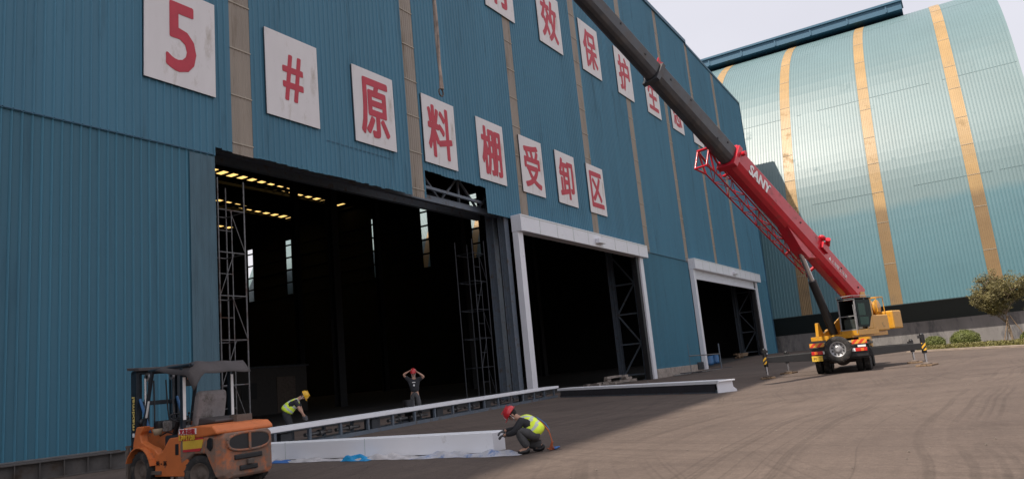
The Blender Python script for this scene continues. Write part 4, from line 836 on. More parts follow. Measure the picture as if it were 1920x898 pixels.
# boom
BW = Lf; BN = BD.cross(BW)   # BD x Lf points away from the ground side
if BN.z < 0: BN = -BN
def Bm(off_=(0, 0)): return Ci @ frame(P0 + BW * off_[0] + BN * off_[1], BD, BW, BN) if BD.cross(BW).dot(BN) > 0 else None
BT = Bm()
def bsec(m, t0, t1, w_, h_, n0=0.0):
    hw, hh = w_ / 2, h_ / 2; poly = [(-hw, hh), (-hw, -hh * .35), (-hw * .72, -hh * .82), (-hw * .3, -hh), (hw * .3, -hh), (hw * .72, -hh * .82), (hw, -hh * .35), (hw, hh)]
    poly = [(a, c + n0) for a, c in poly]; n = len(poly); vs = [(t0, a, c) for a, c in poly] + [(t1, a, c) for a, c in poly]
    m.add(vs, [tuple(range(n)), tuple(reversed(range(n, 2 * n)))] + [(k, n + k, n + (k + 1) % n, (k + 1) % n) for k in range(n)])
m = MB(); m.T = BT; bsec(m, -0.1, 12.2, 0.92, 1.10); bs_ = m.build('boom_base_section', M['red'], cr_, 0.03)
m = MB(); m.T = BT; m.prism([(4.4, -0.52), (5.0, -0.95), (5.7, -0.95), (7.2, -0.52)], -0.30, 0.30); m.prism([(-0.6, -0.3), (-0.6, 0.1), (0.2, 0.5), (0.4, -0.5)], -0.38, 0.38); split(m, 'cylinder_bracket', M['red'], bs_, 0.02)
m = MB(); m.T = BT; m.span((11.95, -0.52, -0.60), (12.25, 0.52, 0.62)); m.span((11.6, -0.3, 0.56), (12.2, 0.3, 0.78)); m.tube((11.9, 0.52, 0.3), (11.9, 0.72, 0.3), 0.12); m.build('boom_collar', M['red'], bs_, 0.03)
m = MB(); m.T = BT; m.span((3.9, 0.47, 0.05), (4.5, 0.60, 0.45)); m.tube((4.0, 0.5, 0.55), (4.4, 0.75, 0.62), 0.13); m.ball((4.5, 0.45, 0.70), (0.22, 0.2, 0.14), 10, 6); m.build('jib_pivot_bracket', M['red'], bs_, 0.02)
for t_ in (0.6, 2.4, 6.5, 9.4): m = MB(); m.T = BT; m.tube((t_, 0.462, 0.2), (t_, 0.50, 0.2), 0.05, n=10); m.build('inspection_plug', M['black'], bs_)
Tx = BT @ frame((10.2, 0.468, 0.06), (-1, 0, 0), (0, 0, 1), (0, 1, 0)); text('boom_lettering', 'SANY', 1.75, 0.52, M['pure'], bs_, Tx, 0.004, 0.03)
Tx = BT @ frame((2.7, 0.468, 0.05), (-1, 0, 0), (0, 0, 1), (0, 1, 0)); text('boom_lettering', '▲上海联工吊装', 1.9, 0.24, M['pure'], bs_, Tx, 0.004, 0.0)
m = MB(); m.T = BT; bsec(m, 12.26, 18.2, 0.78, 0.92); o = m.build('boom_section', M['boomgrey'], cr_, 0.03)
m = MB(); m.T = BT; m.span((18.0, -0.45, -0.50), (18.22, 0.45, 0.5)); m.build('section_collar', M['boomgrey'], o, 0.02)
m = MB(); m.T = BT; m.prism([(17.9, 0.46), (18.3, 0.46), (18.35, 0.9), (18.15, 0.78), (18.0, 0.9)], 0.10, 0.16); m.prism([(17.9, 0.46), (18.3, 0.46), (18.4, 0.8), (18.1, 0.7)], -0.26, -0.20); m.build('rope_guide', M['red'], o)
m = MB(); m.T = BT; bsec(m, 18.23, 25.6, 0.70, 0.82); o = m.build('boom_section', M['boomgrey'], cr_, 0.03)
m = MB(); m.T = BT; m.span((25.4, -0.41, -0.45), (25.62, 0.41, 0.45)); m.build('section_collar', M['boomgrey'], o, 0.02)
m = MB(); m.T = BT; bsec(m, 25.63, 31.4, 0.60, 0.70); o = m.build('boom_section', M['boomgrey'], cr_, 0.03)
for t_, n_ in ((12.9, .25), (13.6, -.1), (15.9, .3), (17.4, .2), (19.2, .1), (21.0, .25)): m = MB(); m.T = BT; w2 = 0.392 if t_ < 18.2 else 0.352; m.tube((t_, w2, n_), (t_, w2 + 0.02, n_), 0.055, n=10); m.build('inspection_plug', M['black'], o if t_ > 18.2 else bs_)
m = MB(); m.T = BT; m.prism([(31.3, 0.4), (32.4, 0.2), (32.4, -0.7), (31.6, -0.9), (31.0, -0.4)], -0.36, 0.36); m.lathe([(-.08, .02), (-.08, .33), (.08, .33), (.08, .02)], (32.1, 0, -0.5), (0, 1, 0), 20); m.build('boom_head', M['red'], cr_, 0.02)
# fly jib stowed beside the boom (away from the operator cab)
m = MB(); m.T = BT
jw, jh, y0j, n0j = 0.50, 0.58, -0.78, -0.28
J0, J1 = 3.6, 12.3
def jc(t, a, c): s_ = 0.55 + 0.45 * (t - J0) / (J1 - J0); return Vector((t, y0j + a * jw / 2 * s_, n0j - 0.25 + c * jh / 2 * s_))
for a in (-1, 1):
    for c in (-1, 1): m.tube(jc(J0, a, c), jc(J1, a, c), 0.042, n=7)
m.build('fly_jib', M['red'], cr_)
jb = [o for o in cr_.children if o.name.startswith('fly_jib')][0]
m = MB(); m.T = BT; t_ = J0; k = 0
while t_ < J1 - 0.3:
    t2 = t_ + 0.62; s_ = 1 if k % 2 else -1
    for a in (-1, 1): m.tube(jc(t_, a, -s_), jc(t2, a, s_), 0.022, n=6)
    for c in (-1, 1): m.tube(jc(t_, -s_, c), jc(t2, s_, c), 0.022, n=6)
    t_ = t2; k += 1
m.build('lattice_rib', M['red'], jb)
m = MB(); m.T = BT
for a in (-1, 1):
    m.tube(jc(J1, a, 1), Vector((J1 + 0.9, y0j + a * 0.34, n0j + 0.25)), 0.06, n=7); m.tube(jc(J1, a, -1), Vector((J1 + 0.9, y0j + a * 0.34, n0j + 0.25)), 0.05, n=7); m.tube(jc(J1, a, -1), Vector((J1 + 0.7, y0j + a * 0.34, n0j - 0.75)), 0.05, n=7)
    m.tube(Vector((J1 + 0.7, y0j + a * 0.34, n0j - 0.75)), Vector((J1 + 0.9, y0j + a * 0.34, n0j + 0.25)), 0.05, n=7)
m.tube((J1 + 0.9, y0j - 0.36, n0j + 0.25), (J1 + 0.9, y0j + 0.36, n0j + 0.25), 0.07); m.tube((J1 + 0.7, y0j - 0.36, n0j - 0.75), (J1 + 0.7, y0j + 0.36, n0j - 0.75), 0.05)
m.build('jib_fork', M['red'], jb)
m = MB(); m.T = BT; m.tube((3.4, y0j, n0j - 0.25), (3.4, -0.4, -0.2), 0.09); m.lathe([(-.06, .02), (-.06, .2), (.06, .2), (.06, .02)], (3.3, y0j, n0j - 0.3), (0, 1, 0), 16); m.tube((5.4, y0j - .1, n0j - 0.5), (5.4, -0.3, n0j), 0.07); m.tube((11.4, y0j, n0j), (11.4, -0.3, -0.2), 0.07); split(m, 'jib_bracket', M['red'], jb)
# lifting cylinder
cyl_top = BT @ Vector((5.35, 0, -0.85)); cyl_bot = Sm @ Vector((1.15, 0.0, 1.95)); dv = cyl_top - cyl_bot
m = MB(); m.tube(cyl_bot, cyl_bot + dv * 0.66, 0.21, n=20); lc = m.build('lift_cylinder', M['black'], cr_)
m = MB(); m.tube(cyl_bot + dv * 0.655, cyl_top, 0.13, n=18); m.build('piston_rod', M['chrome'], lc)
# hoist rope from the winch over the boom, and down from the head
m = MB(); m.path([Sm @ Vector((-2.75, 0, 3.48)), BT @ Vector((4.3, 0.05, 0.82)), BT @ Vector((18.1, 0.0, 0.80)), BT @ Vector((32.0, 0, 0.05))], 0.018, 6); m.build('hoist_rope', M['steel_dark'], cr_)
hd = Cm @ (BT @ Vector((32.15, 0, -0.5))); 
hook_z = 16.6
m = MB(); ha = Ci @ Vector((hd.x, hd.y, hd.z)); hb_ = Ci @ Vector((hd.x, hd.y, hook_z)); m.tube(ha, hb_, 0.014, n=6); m.build('hoist_rope', M['steel_dark'], cr_)
m = MB(); m.T = Matrix.Translation(hb_); m.box((0, 0, -0.2), (0.16, 0.3, 0.5)); m.lathe([(-.05, .02), (-.05, .2), (.05, .2), (.05, .02)], (0, 0, -0.1), (1, 0, 0), 16); m.build('hook_block', M['yellow'], cr_, 0.02)
print('HEAD', hd)
# wire sling pair hanging from the hook
e = empty('lifting_sling', (hd.x, hd.y, hook_z - 0.5)); tag(e, 'pair of rusty lifting slings hanging in front of the blue wall above the 料 board', 'sling')
sl_l = 4.6
for sgn, rr_ in ((-1, 0.045), (1, 0.06)):
    m = MB(); pts = [Vector((sgn * 0.05 + sgn * 0.08 * math.sin(math.pi * k / 12), sgn * 0.10 * math.sin(math.pi * k / 12) * 1.3, -sl_l * k / 12)) for k in range(13)]; m.path(pts, rr_, 7); m.build('strop', M['rope'], e)
m = MB(); m.path([Vector((0.12 * math.cos(a), 0.03, -sl_l - 0.12 + 0.14 * math.sin(a))) for a in [2 * math.pi * k / 14 for k in range(15)]], 0.028, 7); m.build('shackle', M['mud'], e)

# ------------------------------------------------------------------ forklift
fk = empty('forklift_truck', (8.69, -11.05, 0), R(86)); tag(fk, 'scuffed orange forklift truck with grey seat and dark mast, parked at the blue wall', 'forklift')
for sy in (-1, 1):
    wheel('front_wheel', fk, Matrix.Translation((0, sy * 0.50, 0.35)), 0.35, 0.24, 'mud', tread=20)
    wheel('rear_wheel', fk, Matrix.Translation((-1.72, sy * 0.47, 0.30)) @ Matrix.Rotation(R(22), 4, 'Z'), 0.30, 0.20, 'mud', tread=18)
m = MB(); m.span((-1.6, -0.38, 0.28), (0.38, 0.38, 0.52)); m.build('chassis', M['mud'], fk, 0.02)
for sy in (-1, 1):
    # side frame: front cowl, sunken step, rear quarter
    m = MB(); a, c = (0.42, 0.56) if sy > 0 else (-0.56, -0.42)
    m.prism([(0.36, 0.62), (0.34, 0.84), (0.24, 1.10), (0.20, 1.13), (-0.02, 1.13), (0.02, 1.05), (0.10, 0.98), (0.05, 0.86), (-0.10, 0.80), (-0.35, 0.74), (-0.50, 0.64), (-0.62, 0.67), (-0.86, 0.90), (-1.22, 0.92), (-1.22, 0.60), (-1.42, 0.56), (-1.42, 0.34), (-1.30, 0.26), (-0.38, 0.26), (-0.40, 0.42), (-0.33, 0.60), (-0.20, 0.71), (-0.02, 0.755), (0.17, 0.72)], a, c)
    m.build('side_frame', M['orange'], fk, 0.018)
    m = MB(); pr = [(0.43 * math.cos(t), 0.35 + 0.42 * math.sin(t)) for t in [math.pi * (0.12 + 0.80 * k / 9) for k in range(10)]]
    for (x0, z0), (x1, z1) in zip(pr, pr[1:]): m.beam((x0, sy * 0.53, z0), (x1, sy * 0.53, z1), 0.26, 0.02)
    m.build('front_mudguard', M['orange'], fk)
    m = MB(); m.span((-0.62, sy * 0.40 if sy > 0 else -0.60, 0.30), (-0.30, sy * 0.60 if sy > 0 else -0.40, 0.36)); m.span((-0.75, sy * 0.565 - 0.006, 0.42), (-0.72, sy * 0.565 + 0.006, 0.44)); m.build('step', M['mud'], fk, 0.008)
m = MB(); m.span((0.12, -0.42, 0.6), (0.30, 0.42, 1.10)); m.build('front_cowl', M['orange'], fk, 0.03)
m = MB(); m.span((-0.55, -0.42, 0.50), (0.12, 0.42, 0.56)); m.build('floor_plate', M['mud'], fk)
m = MB(); m.span((-1.25, -0.45, 0.5), (-0.52, 0.45, 0.94)); m.build('battery_hood', M['mast'], fk, 0.03)
m = MB(); m.prism([(-1.12, 0.86), (-1.12, 0.98), (-1.28, 1.05), (-1.75, 1.08), (-2.14, 1.06), (-2.26, 0.98), (-2.27, 0.92), (-1.20, 0.84)], -0.535, 0.56); eh = m.build('engine_hood', M['orange'], fk, 0.045, 3)
# counterweight: lofted round-cornered block with undercut rear
m = MB(); secs = [(-1.20, .56, .56, 0.84), (-1.24, .56, .40, 0.93), (-1.60, .565, .34, 0.93), (-1.95, .56, .22, 0.93), (-2.18, .53, .18, 0.93), (-2.29, .46, .20, 0.92), (-2.32, .36, .24, 0.91)]
vs = []
for x, hw, z0, z1 in secs:
    r_ = 0.07; pts = [(-hw, z0 + r_), (-hw + r_, z0), (hw - r_, z0), (hw, z0 + r_), (hw, z1 - r_), (hw - r_, z1), (-hw + r_, z1), (-hw, z1 - r_)]
    if -2.0 < x < -1.3: pts[0] = (-hw, 0.64); pts[1] = (-hw + .02, 0.62); pts[2] = (hw - .02, 0.62); pts[3] = (hw, 0.64)
    vs += [(x, y, z) for y, z in pts]
n = 8; fs = [(i * n + j, i * n + (j + 1) % n, (i + 1) * n + (j + 1) % n, (i + 1) * n + j) for i in range(len(secs) - 1) for j in range(n)] + [tuple(range(n)), tuple(reversed(range((len(secs) - 1) * n, len(secs) * n)))]
m.add(vs, fs); cw = m.build('counterweight', M['orange_dirty'], fk, 0.03, 3)
m = MB(); m.prism([(0.385 * math.copysign(abs(math.cos(t)) ** .75, math.cos(t)), 0.76 + 0.125 * math.copysign(abs(math.sin(t)) ** .75, math.sin(t))) for t in [2 * math.pi * k / 30 for k in range(30)]], -2.345, -2.20, 'x'); m.build('grille', M['black'], cw)
m = MB()
for k in range(30):
    P_ = [(-2.335, 0.40 * math.copysign(abs(math.cos(t)) ** .75, math.cos(t)), 0.76 + 0.14 * math.copysign(abs(math.sin(t)) ** .75, math.sin(t))) for t in (2 * math.pi * k / 30, 2 * math.pi * (k + 1) / 30)]; m.tube(P_[0], P_[1], 0.024, n=7)
m.build('grille_rim', M['orange_dirty'], cw)
m = MB(); m.box((-2.35, 0, 0.76), (0.03, 0.045, 0.26)); m.build('grille_bar', M['orange_dirty'], cw, 0.008)
for z, w2 in ((0.52, 0.26), (0.34, 0.17)): m = MB(); m.box((-2.32, 0.02, z), (0.06, w2 * 2, 0.08)); m.build('slot', M['black'], cw, 0.015)
m = MB(); m.tube((-2.32, 0, 0.43), (-2.38, 0, 0.43), 0.04); m.box((-2.36, 0, 0.43), (0.05, 0.12, 0.08)); m.build('tow_coupling', M['mud'], cw, 0.01)
m = MB(); m.prism([(-1.98, 0.72), (-2.0, 0.84), (-2.06, 0.88), (-2.14, 0.86), (-2.14, 0.72), (-2.08, 0.66)], 0.545, 0.563); m.build('side_intake', M['black'], cw, 0.01)
m = MB(); m.prism([(-1.30, 0.70), (-1.30, 0.84), (-1.90, 0.86), (-1.85, 0.72)], 0.562, 0.570); m.build('decal', M['stickeryel'], cw)
m = MB(); m.prism([(-1.30, 0.66), (-1.30, 0.70), (-1.85, 0.72), (-1.80, 0.67)], 0.563, 0.571); m.prism([(-1.30, 0.84), (-1.30, 0.87), (-1.90, 0.885), (-1.90, 0.86)], 0.563, 0.571); split(m, 'decal_stripe', M['stickerred'], cw)
SL = lambda x, z, y=0.572: frame((x, y, z), (-1, 0, 0), (0, 0, 1), (0, 1, 0))
m = MB(); m.box((-1.44, 0.564, 0.995), (0.52, 0.008, 0.095)); m.build('sticker_ground', M['pure'], eh, 0.0)
text('sticker_lettering', '叉车出租', 0.46, 0.085, M['stickerred'], eh, frame((-1.44, 0.5695, 0.995), (-1, 0, 0), (0, 0, 1), (0, 1, 0)), 0.002, 0.004)
text('sticker_lettering', '1391708', 0.46, 0.075, M['stickeryel'], eh, frame((-1.44, 0.574, 0.895), (-1, 0, 0), (0, 0, 1), (0, 1, 0)), 0.002, 0.006)
text('side_lettering', '长 - 五', 0.34, 0.07, M['black'], fk, SL(-0.62, 0.49, 0.563), 0.002, 0.004)
m = MB(); m.span((-1.06, 0.561, 0.62), (-1.16, 0.568, 0.80)); m.build('latch_recess', M['black'], fk, 0.02)
m = MB(); m.span((-0.10, 0.561, 0.405), (-0.34, 0.568, 0.425)); m.build('handle_slot', M['black'], fk)
# seat
m = MB(); m.span((-1.12, -0.25, 0.94), (-0.60, 0.25, 1.08)); se = m.build('seat', M['seatgrey'], fk, 0.05, 3)
m = MB(); m.prism([(-1.04, 1.04), (-1.16, 1.56), (-1.24, 1.66), (-1.34, 1.64), (-1.34, 1.5), (-1.24, 1.04)], -0.27, 0.27); m.build('backrest', M['seatgrey'], se, 0.06, 3)
m = MB(); m.prism([(-1.14, 1.0), (-1.14, 1.20), (-1.5, 1.17), (-1.75, 1.14), (-1.75, 1.09), (-1.14, 1.05)], -0.3, 0.24); m.build('folded_cover', M['tarp'], fk, 0.04, 3)
m = MB(); m.box((-1.75, -0.25, 1.13), (0.22, 0.3, 0.12)); m.build('air_filter', M['mud'], fk)
# steering column, wheel, levers
m = MB(); m.tube((0.05, 0.02, 0.62), (-0.26, 0.02, 1.20), 0.045); st_ = m.build('steering_column', M['black'], fk)
m = MB(); c_ = Vector((-0.27, 0.02, 1.22)); ax = Vector((-0.47, 0, 0.88)).normalized(); u_ = Vector((0, 1, 0)); v_ = ax.cross(u_)
m.path([c_ + (u_ * math.cos(t) + v_ * math.sin(t)) * 0.17 for t in [2 * math.pi * k / 20 for k in range(21)]], 0.014, 7)
for k in range(3): t = 2.1 * k; m.tube(c_, c_ + (u_ * math.cos(t) + v_ * math.sin(t)) * 0.17, 0.01, n=6)
m.build('steering_wheel', M['black'], fk)
m = MB()
for k in range(4): m.tube((-0.02, -0.12 - 0.07 * k, 1.0), (-0.12, -0.12 - 0.07 * k, 1.28), 0.010, n=6); m.ball((-0.12, -0.12 - 0.07 * k, 1.29), 0.022, 8, 6)
split(m, 'lever', M['black'], fk)
m = MB(); m.span((-0.05, -0.35, 1.02), (0.14, 0.30, 1.20)); m.build('dashboard', M['black'], fk, 0.04)
m = MB(); m.box((-0.5, 0.38, 1.10), (0.16, 0.10, 0.18)); m.build('battery_box', M['seatgrey'], fk, 0.02)
m = MB(); m.lathe([(0, 0), (0, 0.06), (0.10, 0.085), (0.11, 0.075), (0.02, 0.05), (0.02, 0)], (-0.30, 0.45, 0.96), (0, 0, 1), 14); m.build('hose_coil', M['cream'], fk)
# overhead guard
for sy in (-1, 1):
    m = MB(); m.path([Vector((0.14, sy * 0.46, 1.10)), Vector((0.02, sy * 0.45, 1.55)), Vector((-0.12, sy * 0.44, 2.08))], 0.035, 8); m.build('front_pillar', M['mast'], fk)
    m = MB(); m.beam((-1.13, sy * 0.46, 0.90), (-1.14, sy * 0.46, 2.08), 0.06, 0.09); o = m.build('rear_pillar', M['mast'], fk, 0.01)
    m = MB(); m.box((-1.195, sy * 0.465, 1.55), (0.012, 0.05, 0.72)); m.build('reflective_strip', M['pure'], o)
m = MB(); m.box((-0.03, 0.485, 1.42), (0.015, 0.03, 0.30), Matrix.Rotation(R(-18), 3, 'Y')); m.build('reflective_strip', M['pure'], fk)
m = MB(); m.path([Vector((0.02, -.42, 2.10)), Vector((-1.40, -.46, 2.10)), Vector((-1.40, .46, 2.10)), Vector((0.02, .42, 2.10)), Vector((0.02, -.42, 2.10))], 0.03)
for k in range(7): m.beam((-0.02, -0.33 + 0.11 * k, 2.10), (-1.38, -0.36 + 0.12 * k, 2.10), 0.02, 0.035)
og = m.build('overhead_guard', M['mast'], fk)
m = MB(); nn = 16; vs = []
for i in range(nn + 1):
    for j in range(nn + 1):
        u = i / nn; v = j / nn; x = -0.42 - 1.22 * u; y = -0.56 + 1.12 * v; z = 2.152 - 0.010 * math.sin(u * 9 + v * 4) - 0.008 * math.sin(v * 13) - (0.20 * max(0, v - .84) / .16 * (0.35 + u)) - (0.22 * max(0, u - .82) / .18)
        vs.append((x, y, z))
m.add(vs, [(i * (nn + 1) + j, (i + 1) * (nn + 1) + j, (i + 1) * (nn + 1) + j + 1, i * (nn + 1) + j + 1) for i in range(nn) for j in range(nn)], True); o = m.build('canopy_tarp', M['tarp'], fk); so_ = o.modifiers.new('thick', 'SOLIDIFY'); so_.thickness = 0.008
m = MB(); m.tube((-1.0, 0.30, 2.06), (-0.98, 0.30, 1.86), 0.02); m.box((-0.98, 0.30, 1.82), (0.04, 0.22, 0.12)); m.build('mirror', M['black'], fk, 0.01)
m = MB(); m.box((0.18, -0.36, 1.96), (0.06, 0.14, 0.13)); m.build('indicator_lamp', M['lampamber'], fk, 0.01); m = MB(); m.box((0.16, -0.36, 1.84), (0.10, 0.12, 0.08)); m.build('work_lamp', M['black'], fk, 0.01)
for sy in (-1, 1):
    m = MB(); m.path([Vector((0.42, sy * 0.12, 1.95)), Vector((0.38, sy * 0.13, 1.4)), Vector((0.33, sy * 0.16, 0.95)), Vector((0.22, sy * 0.2, 0.75))], 0.014, 7); m.build('hydraulic_hose', M['black'], fk)
    m = MB(); m.lathe([(0, 0), (0, 0.055), (0.05, 0.07), (0.06, 0.0)], (0.28, sy * 0.40, 1.20), (1, 0, 0), 16); m.build('headlamp', M['black'], fk)
m = MB(); m.path([Vector((-0.55, 0.30, 0.96)), Vector((-0.45, 0.36, 1.0)), Vector((-0.3, 0.40, 0.94)), Vector((-0.1, 0.36, 1.05))], 0.012, 7); m.build('cable_loop', M['black'], fk)
# mast
for sy in (-1, 1):
    m = MB(); m.span((0.46, sy * 0.40 - 0.03, 0.12), (0.66, sy * 0.40 + 0.03, 2.13)); ch_ = m.build('mast_channel', M['mast'], fk, 0.008)
    m = MB(); m.span((0.50, sy * 0.33 - 0.03, 0.14), (0.63, sy * 0.33 + 0.03, 2.10)); m.build('inner_channel', M['mast'], ch_, 0.006)
    m = MB(); m.tube((0.44, sy * 0.27, 0.15), (0.44, sy * 0.27, 1.30), 0.045); lcx = m.build('lift_cylinder', M['mast'], fk); m = MB(); m.tube((0.44, sy * 0.27, 1.30), (0.44, sy * 0.27, 2.0), 0.022); m.build('piston_rod', M['chrome'], lcx)
    m = MB(); m.tube((0.42, sy * 0.22, 2.02), (0.42, sy * 0.26, 2.02), 0.075, n=20); m.build('chain_roller', M['silver'], ch_); m = MB(); m.tube((0.40, sy * 0.21, 2.02), (0.40, sy * 0.27, 2.02), 0.03, n=12); m.build('roller_pin', M['black'], ch_)
    m = MB(); m.beam((0.38, sy * 0.24, 1.98), (0.40, sy * 0.24, 0.4), 0.03, 0.012); m.build('lift_chain', M['steel_dark'], fk)
    m = MB(); m.tube((0.12, sy * 0.36, 1.0), (0.46, sy * 0.36, 1.62), 0.028); m.build('tilt_cylinder', M['bluedrum'], fk)
m = MB(); m.span((0.47, -0.43, 2.08), (0.64, 0.43, 2.15)); m.span((0.50, -0.36, 1.5), (0.60, 0.36, 1.58)); m.span((0.50, -0.4, 0.4), (0.66, 0.4, 0.5)); split(m, 'cross_member', M['mast'], fk, 0.01)
m = MB(); m.prism([(0.30, 2.13), (0.72, 2.17), (0.74, 2.22), (0.30, 2.19)], -0.46, 0.47); m.build('mast_cover', M['tarp'], fk, 0.01)
mc = [o for o in fk.children if o.name.startswith('mast_channel')][-1]
text('mast_lettering', 'maximal', 0.60, 0.085, M['maskyel'], mc, frame((0.56, 0.434, 1.37), (0, 0, 1), (1, 0, 0), (0, 1, 0)), 0.002, 0.005)
m = MB(); m.box((0.56, 0.433, 0.98), (0.07, 0.004, 0.07)); m.build('mast_emblem', M['pure'], mc)
m = MB(); m.span((0.68, -0.48, 0.50), (0.74, 0.48, 0.60)); m.span((0.68, -0.48, 0.12), (0.74, 0.48, 0.22))
for y in (-0.46, -0.15, 0.15, 0.46): m.box((0.71, y, 0.42), (0.07, 0.05, 0.72))
m.span((0.69, -0.5, 0.76), (0.73, 0.5, 0.80)); m.build('fork_carriage', M['mud'], fk, 0.006)
for y in (-0.32, 0.32): m = MB(); m.prism([(0.75, 0.06), (0.75, 0.62), (0.79, 0.62), (0.80, 0.10), (1.85, 0.07), (1.85, 0.055), (0.78, 0.05)], y - 0.06, y + 0.06); m.build('fork', M['mud'], fk)

# ------------------------------------------------------------------ people
def skin_mesh(name, nodes, edges, m, parent, root=0, sub=1, mats=None):
    me = bpy.data.meshes.new(name); me.from_pydata([tuple(p) for p, r in nodes], edges, []); me.materials.append(m)
    o = bpy.data.objects.new(name, me); col.objects.link(o); o.parent = parent
    sk = o.modifiers.new('skin', 'SKIN'); sk.use_smooth_shade = True; sk.branch_smoothing = 0.6
    sb = o.modifiers.new('sub', 'SUBSURF'); sb.levels = sub; sb.render_levels = sub
    if not me.skin_vertices: me.attributes  # the modifier adds the layer
    for i, (p, r) in enumerate(nodes):
        r = r if hasattr(r, '__len__') else (r, r); me.skin_vertices[0].data[i].radius = r; me.skin_vertices[0].data[i].use_root = (i == root)
    # bake, so that the figure is plain mesh
    dg = bpy.context.evaluated_depsgraph_get(); dg.update(); bm_ = bpy.data.meshes.new_from_object(o.evaluated_get(dg)); o.modifiers.clear(); o.data = bm_; bm_.name = name
    for p in bm_.polygons: p.use_smooth = True
    return o
def chain(J, names, kscale=1.0, extra=0.0):
    nodes = [(J[n][0], J[n][1] * kscale + extra) for n in names]; return nodes, [(i, i + 1) for i in range(len(names) - 1)]
def figure(root, J, shirt, trousers, sleeves, vest=False, hat='hatred', face=Vector((1, 0, 0)), curl=Vector((0, 0, -1)), gloves=True):
    """J: joints pelvis, chest, neck, head, and per side shoulder, elbow, wrist, hip, knee, ankle, toe"""
    names = ['pelvis', 'waist', 'chest', 'neck', 'head', 'crown']; sides = ('l', 'r')
    J = {k: (Vector(v[0]), v[1]) for k, v in J.items()}
    for k in list(J):
        if k in ('pelvis', 'waist', 'chest'): J[k] = (J[k][0], J[k][1] * 1.22)
        elif k.endswith('shoulder') or k.endswith('hip') or k.endswith('knee') or k.endswith('elbow'): J[k] = (J[k][0], J[k][1] * 1.12)
    hd_ = J['head'][0]; upv = (hd_ - J['neck'][0]).normalized(); J['crown'] = (hd_ + upv * 0.085, 0.075)
    nodes = []; edges = []; idx = {}
    def nd(k, p, r): idx[k] = len(nodes); nodes.append((p, r)); return idx[k]
    thin = lambda k: J[k][1] * (0.80 if k in ('pelvis', 'waist', 'chest') or k[1:] in ('hip', 'knee', 'shoulder') else 1.0)
    for n_ in names: nd(n_, J[n_][0], thin(n_))
    for a, b2 in zip(names, names[1:]): edges.append((idx[a], idx[b2]))
    fwd = (face - upv * face.dot(upv)).normalized()
    nd('nose', hd_ + fwd * 0.098 + upv * -0.012, 0.018); edges.append((idx['head'], idx['nose']))
    nd('jaw', hd_ + fwd * 0.06 - upv * 0.075, 0.045); edges.append((idx['head'], idx['jaw']))
    for s_ in sides:
        prev = idx['chest']
        for j in ('shoulder', 'elbow', 'wrist'): k = nd(s_ + j, J[s_ + j][0], thin(s_ + j)); edges.append((prev, k)); prev = k
        hand = J.get(s_ + 'hand'); wr = J[s_ + 'wrist'][0]; d = ((hand[0] if hand else wr + (wr - J[s_ + 'elbow'][0])) - wr).normalized()
        side = d.cross(curl); side = side.normalized() if side.length > 0.1 else Vector((0, 1, 0)); cu = side.cross(d).normalized() * (1 if side.cross(d).dot(curl) > 0 else -1)
        k = nd(s_ + 'palm', wr + d * 0.055, (0.036, 0.020)); edges.append((prev, k)); palm = k
        for fi, (off_, L_) in enumerate(((-0.030, 0.062), (-0.010, 0.072), (0.010, 0.068), (0.030, 0.052))):
            b0 = wr + d * 0.085 + side * off_; k0 = nd(f'{s_}f{fi}a', b0, 0.0105); k1 = nd(f'{s_}f{fi}b', b0 + d * L_ * .5 + cu * L_ * .22, 0.0095); k2 = nd(f'{s_}f{fi}c', b0 + d * L_ * .72 + cu * L_ * .68, 0.008)
            edges.extend([(palm, k0), (k0, k1), (k1, k2)])
        b0 = wr + d * 0.035 + side * (-0.036); k0 = nd(s_ + 't0', b0, 0.011); k1 = nd(s_ + 't1', b0 + d * 0.03 - side * 0.02 + cu * 0.02, 0.009); edges.extend([(prev, k0), (k0, k1)])
        prev = idx['pelvis']
        for j in ('hip', 'knee', 'ankle', 'toe'): k = nd(s_ + j, J[s_ + j][0], thin(s_ + j)); edges.append((prev, k)); prev = k
    body = skin_mesh('body', nodes, edges, M['skin'], root)
    # clothing
    nn = []; ee = []
    def add(k, sc, ex=0.0, at=None):
        p, r = J[k]; nn.append((at or p, r * sc + ex)); return len(nn) - 1
    a = add('pelvis', 1.0, 0.052); b2 = add('waist', 1.0, 0.044); c = add('chest', 1.0, 0.036); d_ = len(nn); nn.append((J['chest'][0].lerp(J['neck'][0], 0.72), J['neck'][1] + 0.02)); ee += [(a, b2), (b2, c), (c, d_)]
    for s_ in sides:
        s1 = add(s_ + 'shoulder', 1.0, 0.016); ee.append((c, s1))
        el = J[s_ + 'elbow']
        if sleeves == 'long': e1 = add(s_ + 'elbow', 1.0, 0.014); w1 = len(nn); nn.append((J[s_ + 'elbow'][0].lerp(J[s_ + 'wrist'][0], 0.93), J[s_ + 'wrist'][1] + 0.016)); ee += [(s1, e1), (e1, w1)]
        else: e1 = len(nn); nn.append((J[s_ + 'shoulder'][0].lerp(el[0], 0.72), el[1] + 0.024)); ee.append((s1, e1))
    skin_mesh('shirt', nn, ee, M[shirt], root)
    nn = []; ee = []; a = add('pelvis', 1.0, 0.034); b2 = len(nn); nn.append((J['pelvis'][0].lerp(J['waist'][0], 0.95), J['waist'][1] + 0.022)); ee.append((a, b2))
    for s_ in sides:
        h1 = add(s_ + 'hip', 1.0, 0.030); k1 = add(s_ + 'knee', 1.0, 0.030); an = len(nn); nn.append((J[s_ + 'knee'][0].lerp(J[s_ + 'ankle'][0], 1.0), J[s_ + 'ankle'][1] + 0.034)); ee += [(a, h1), (h1, k1), (k1, an)]
    skin_mesh('trousers', nn, ee, M[trousers], root)
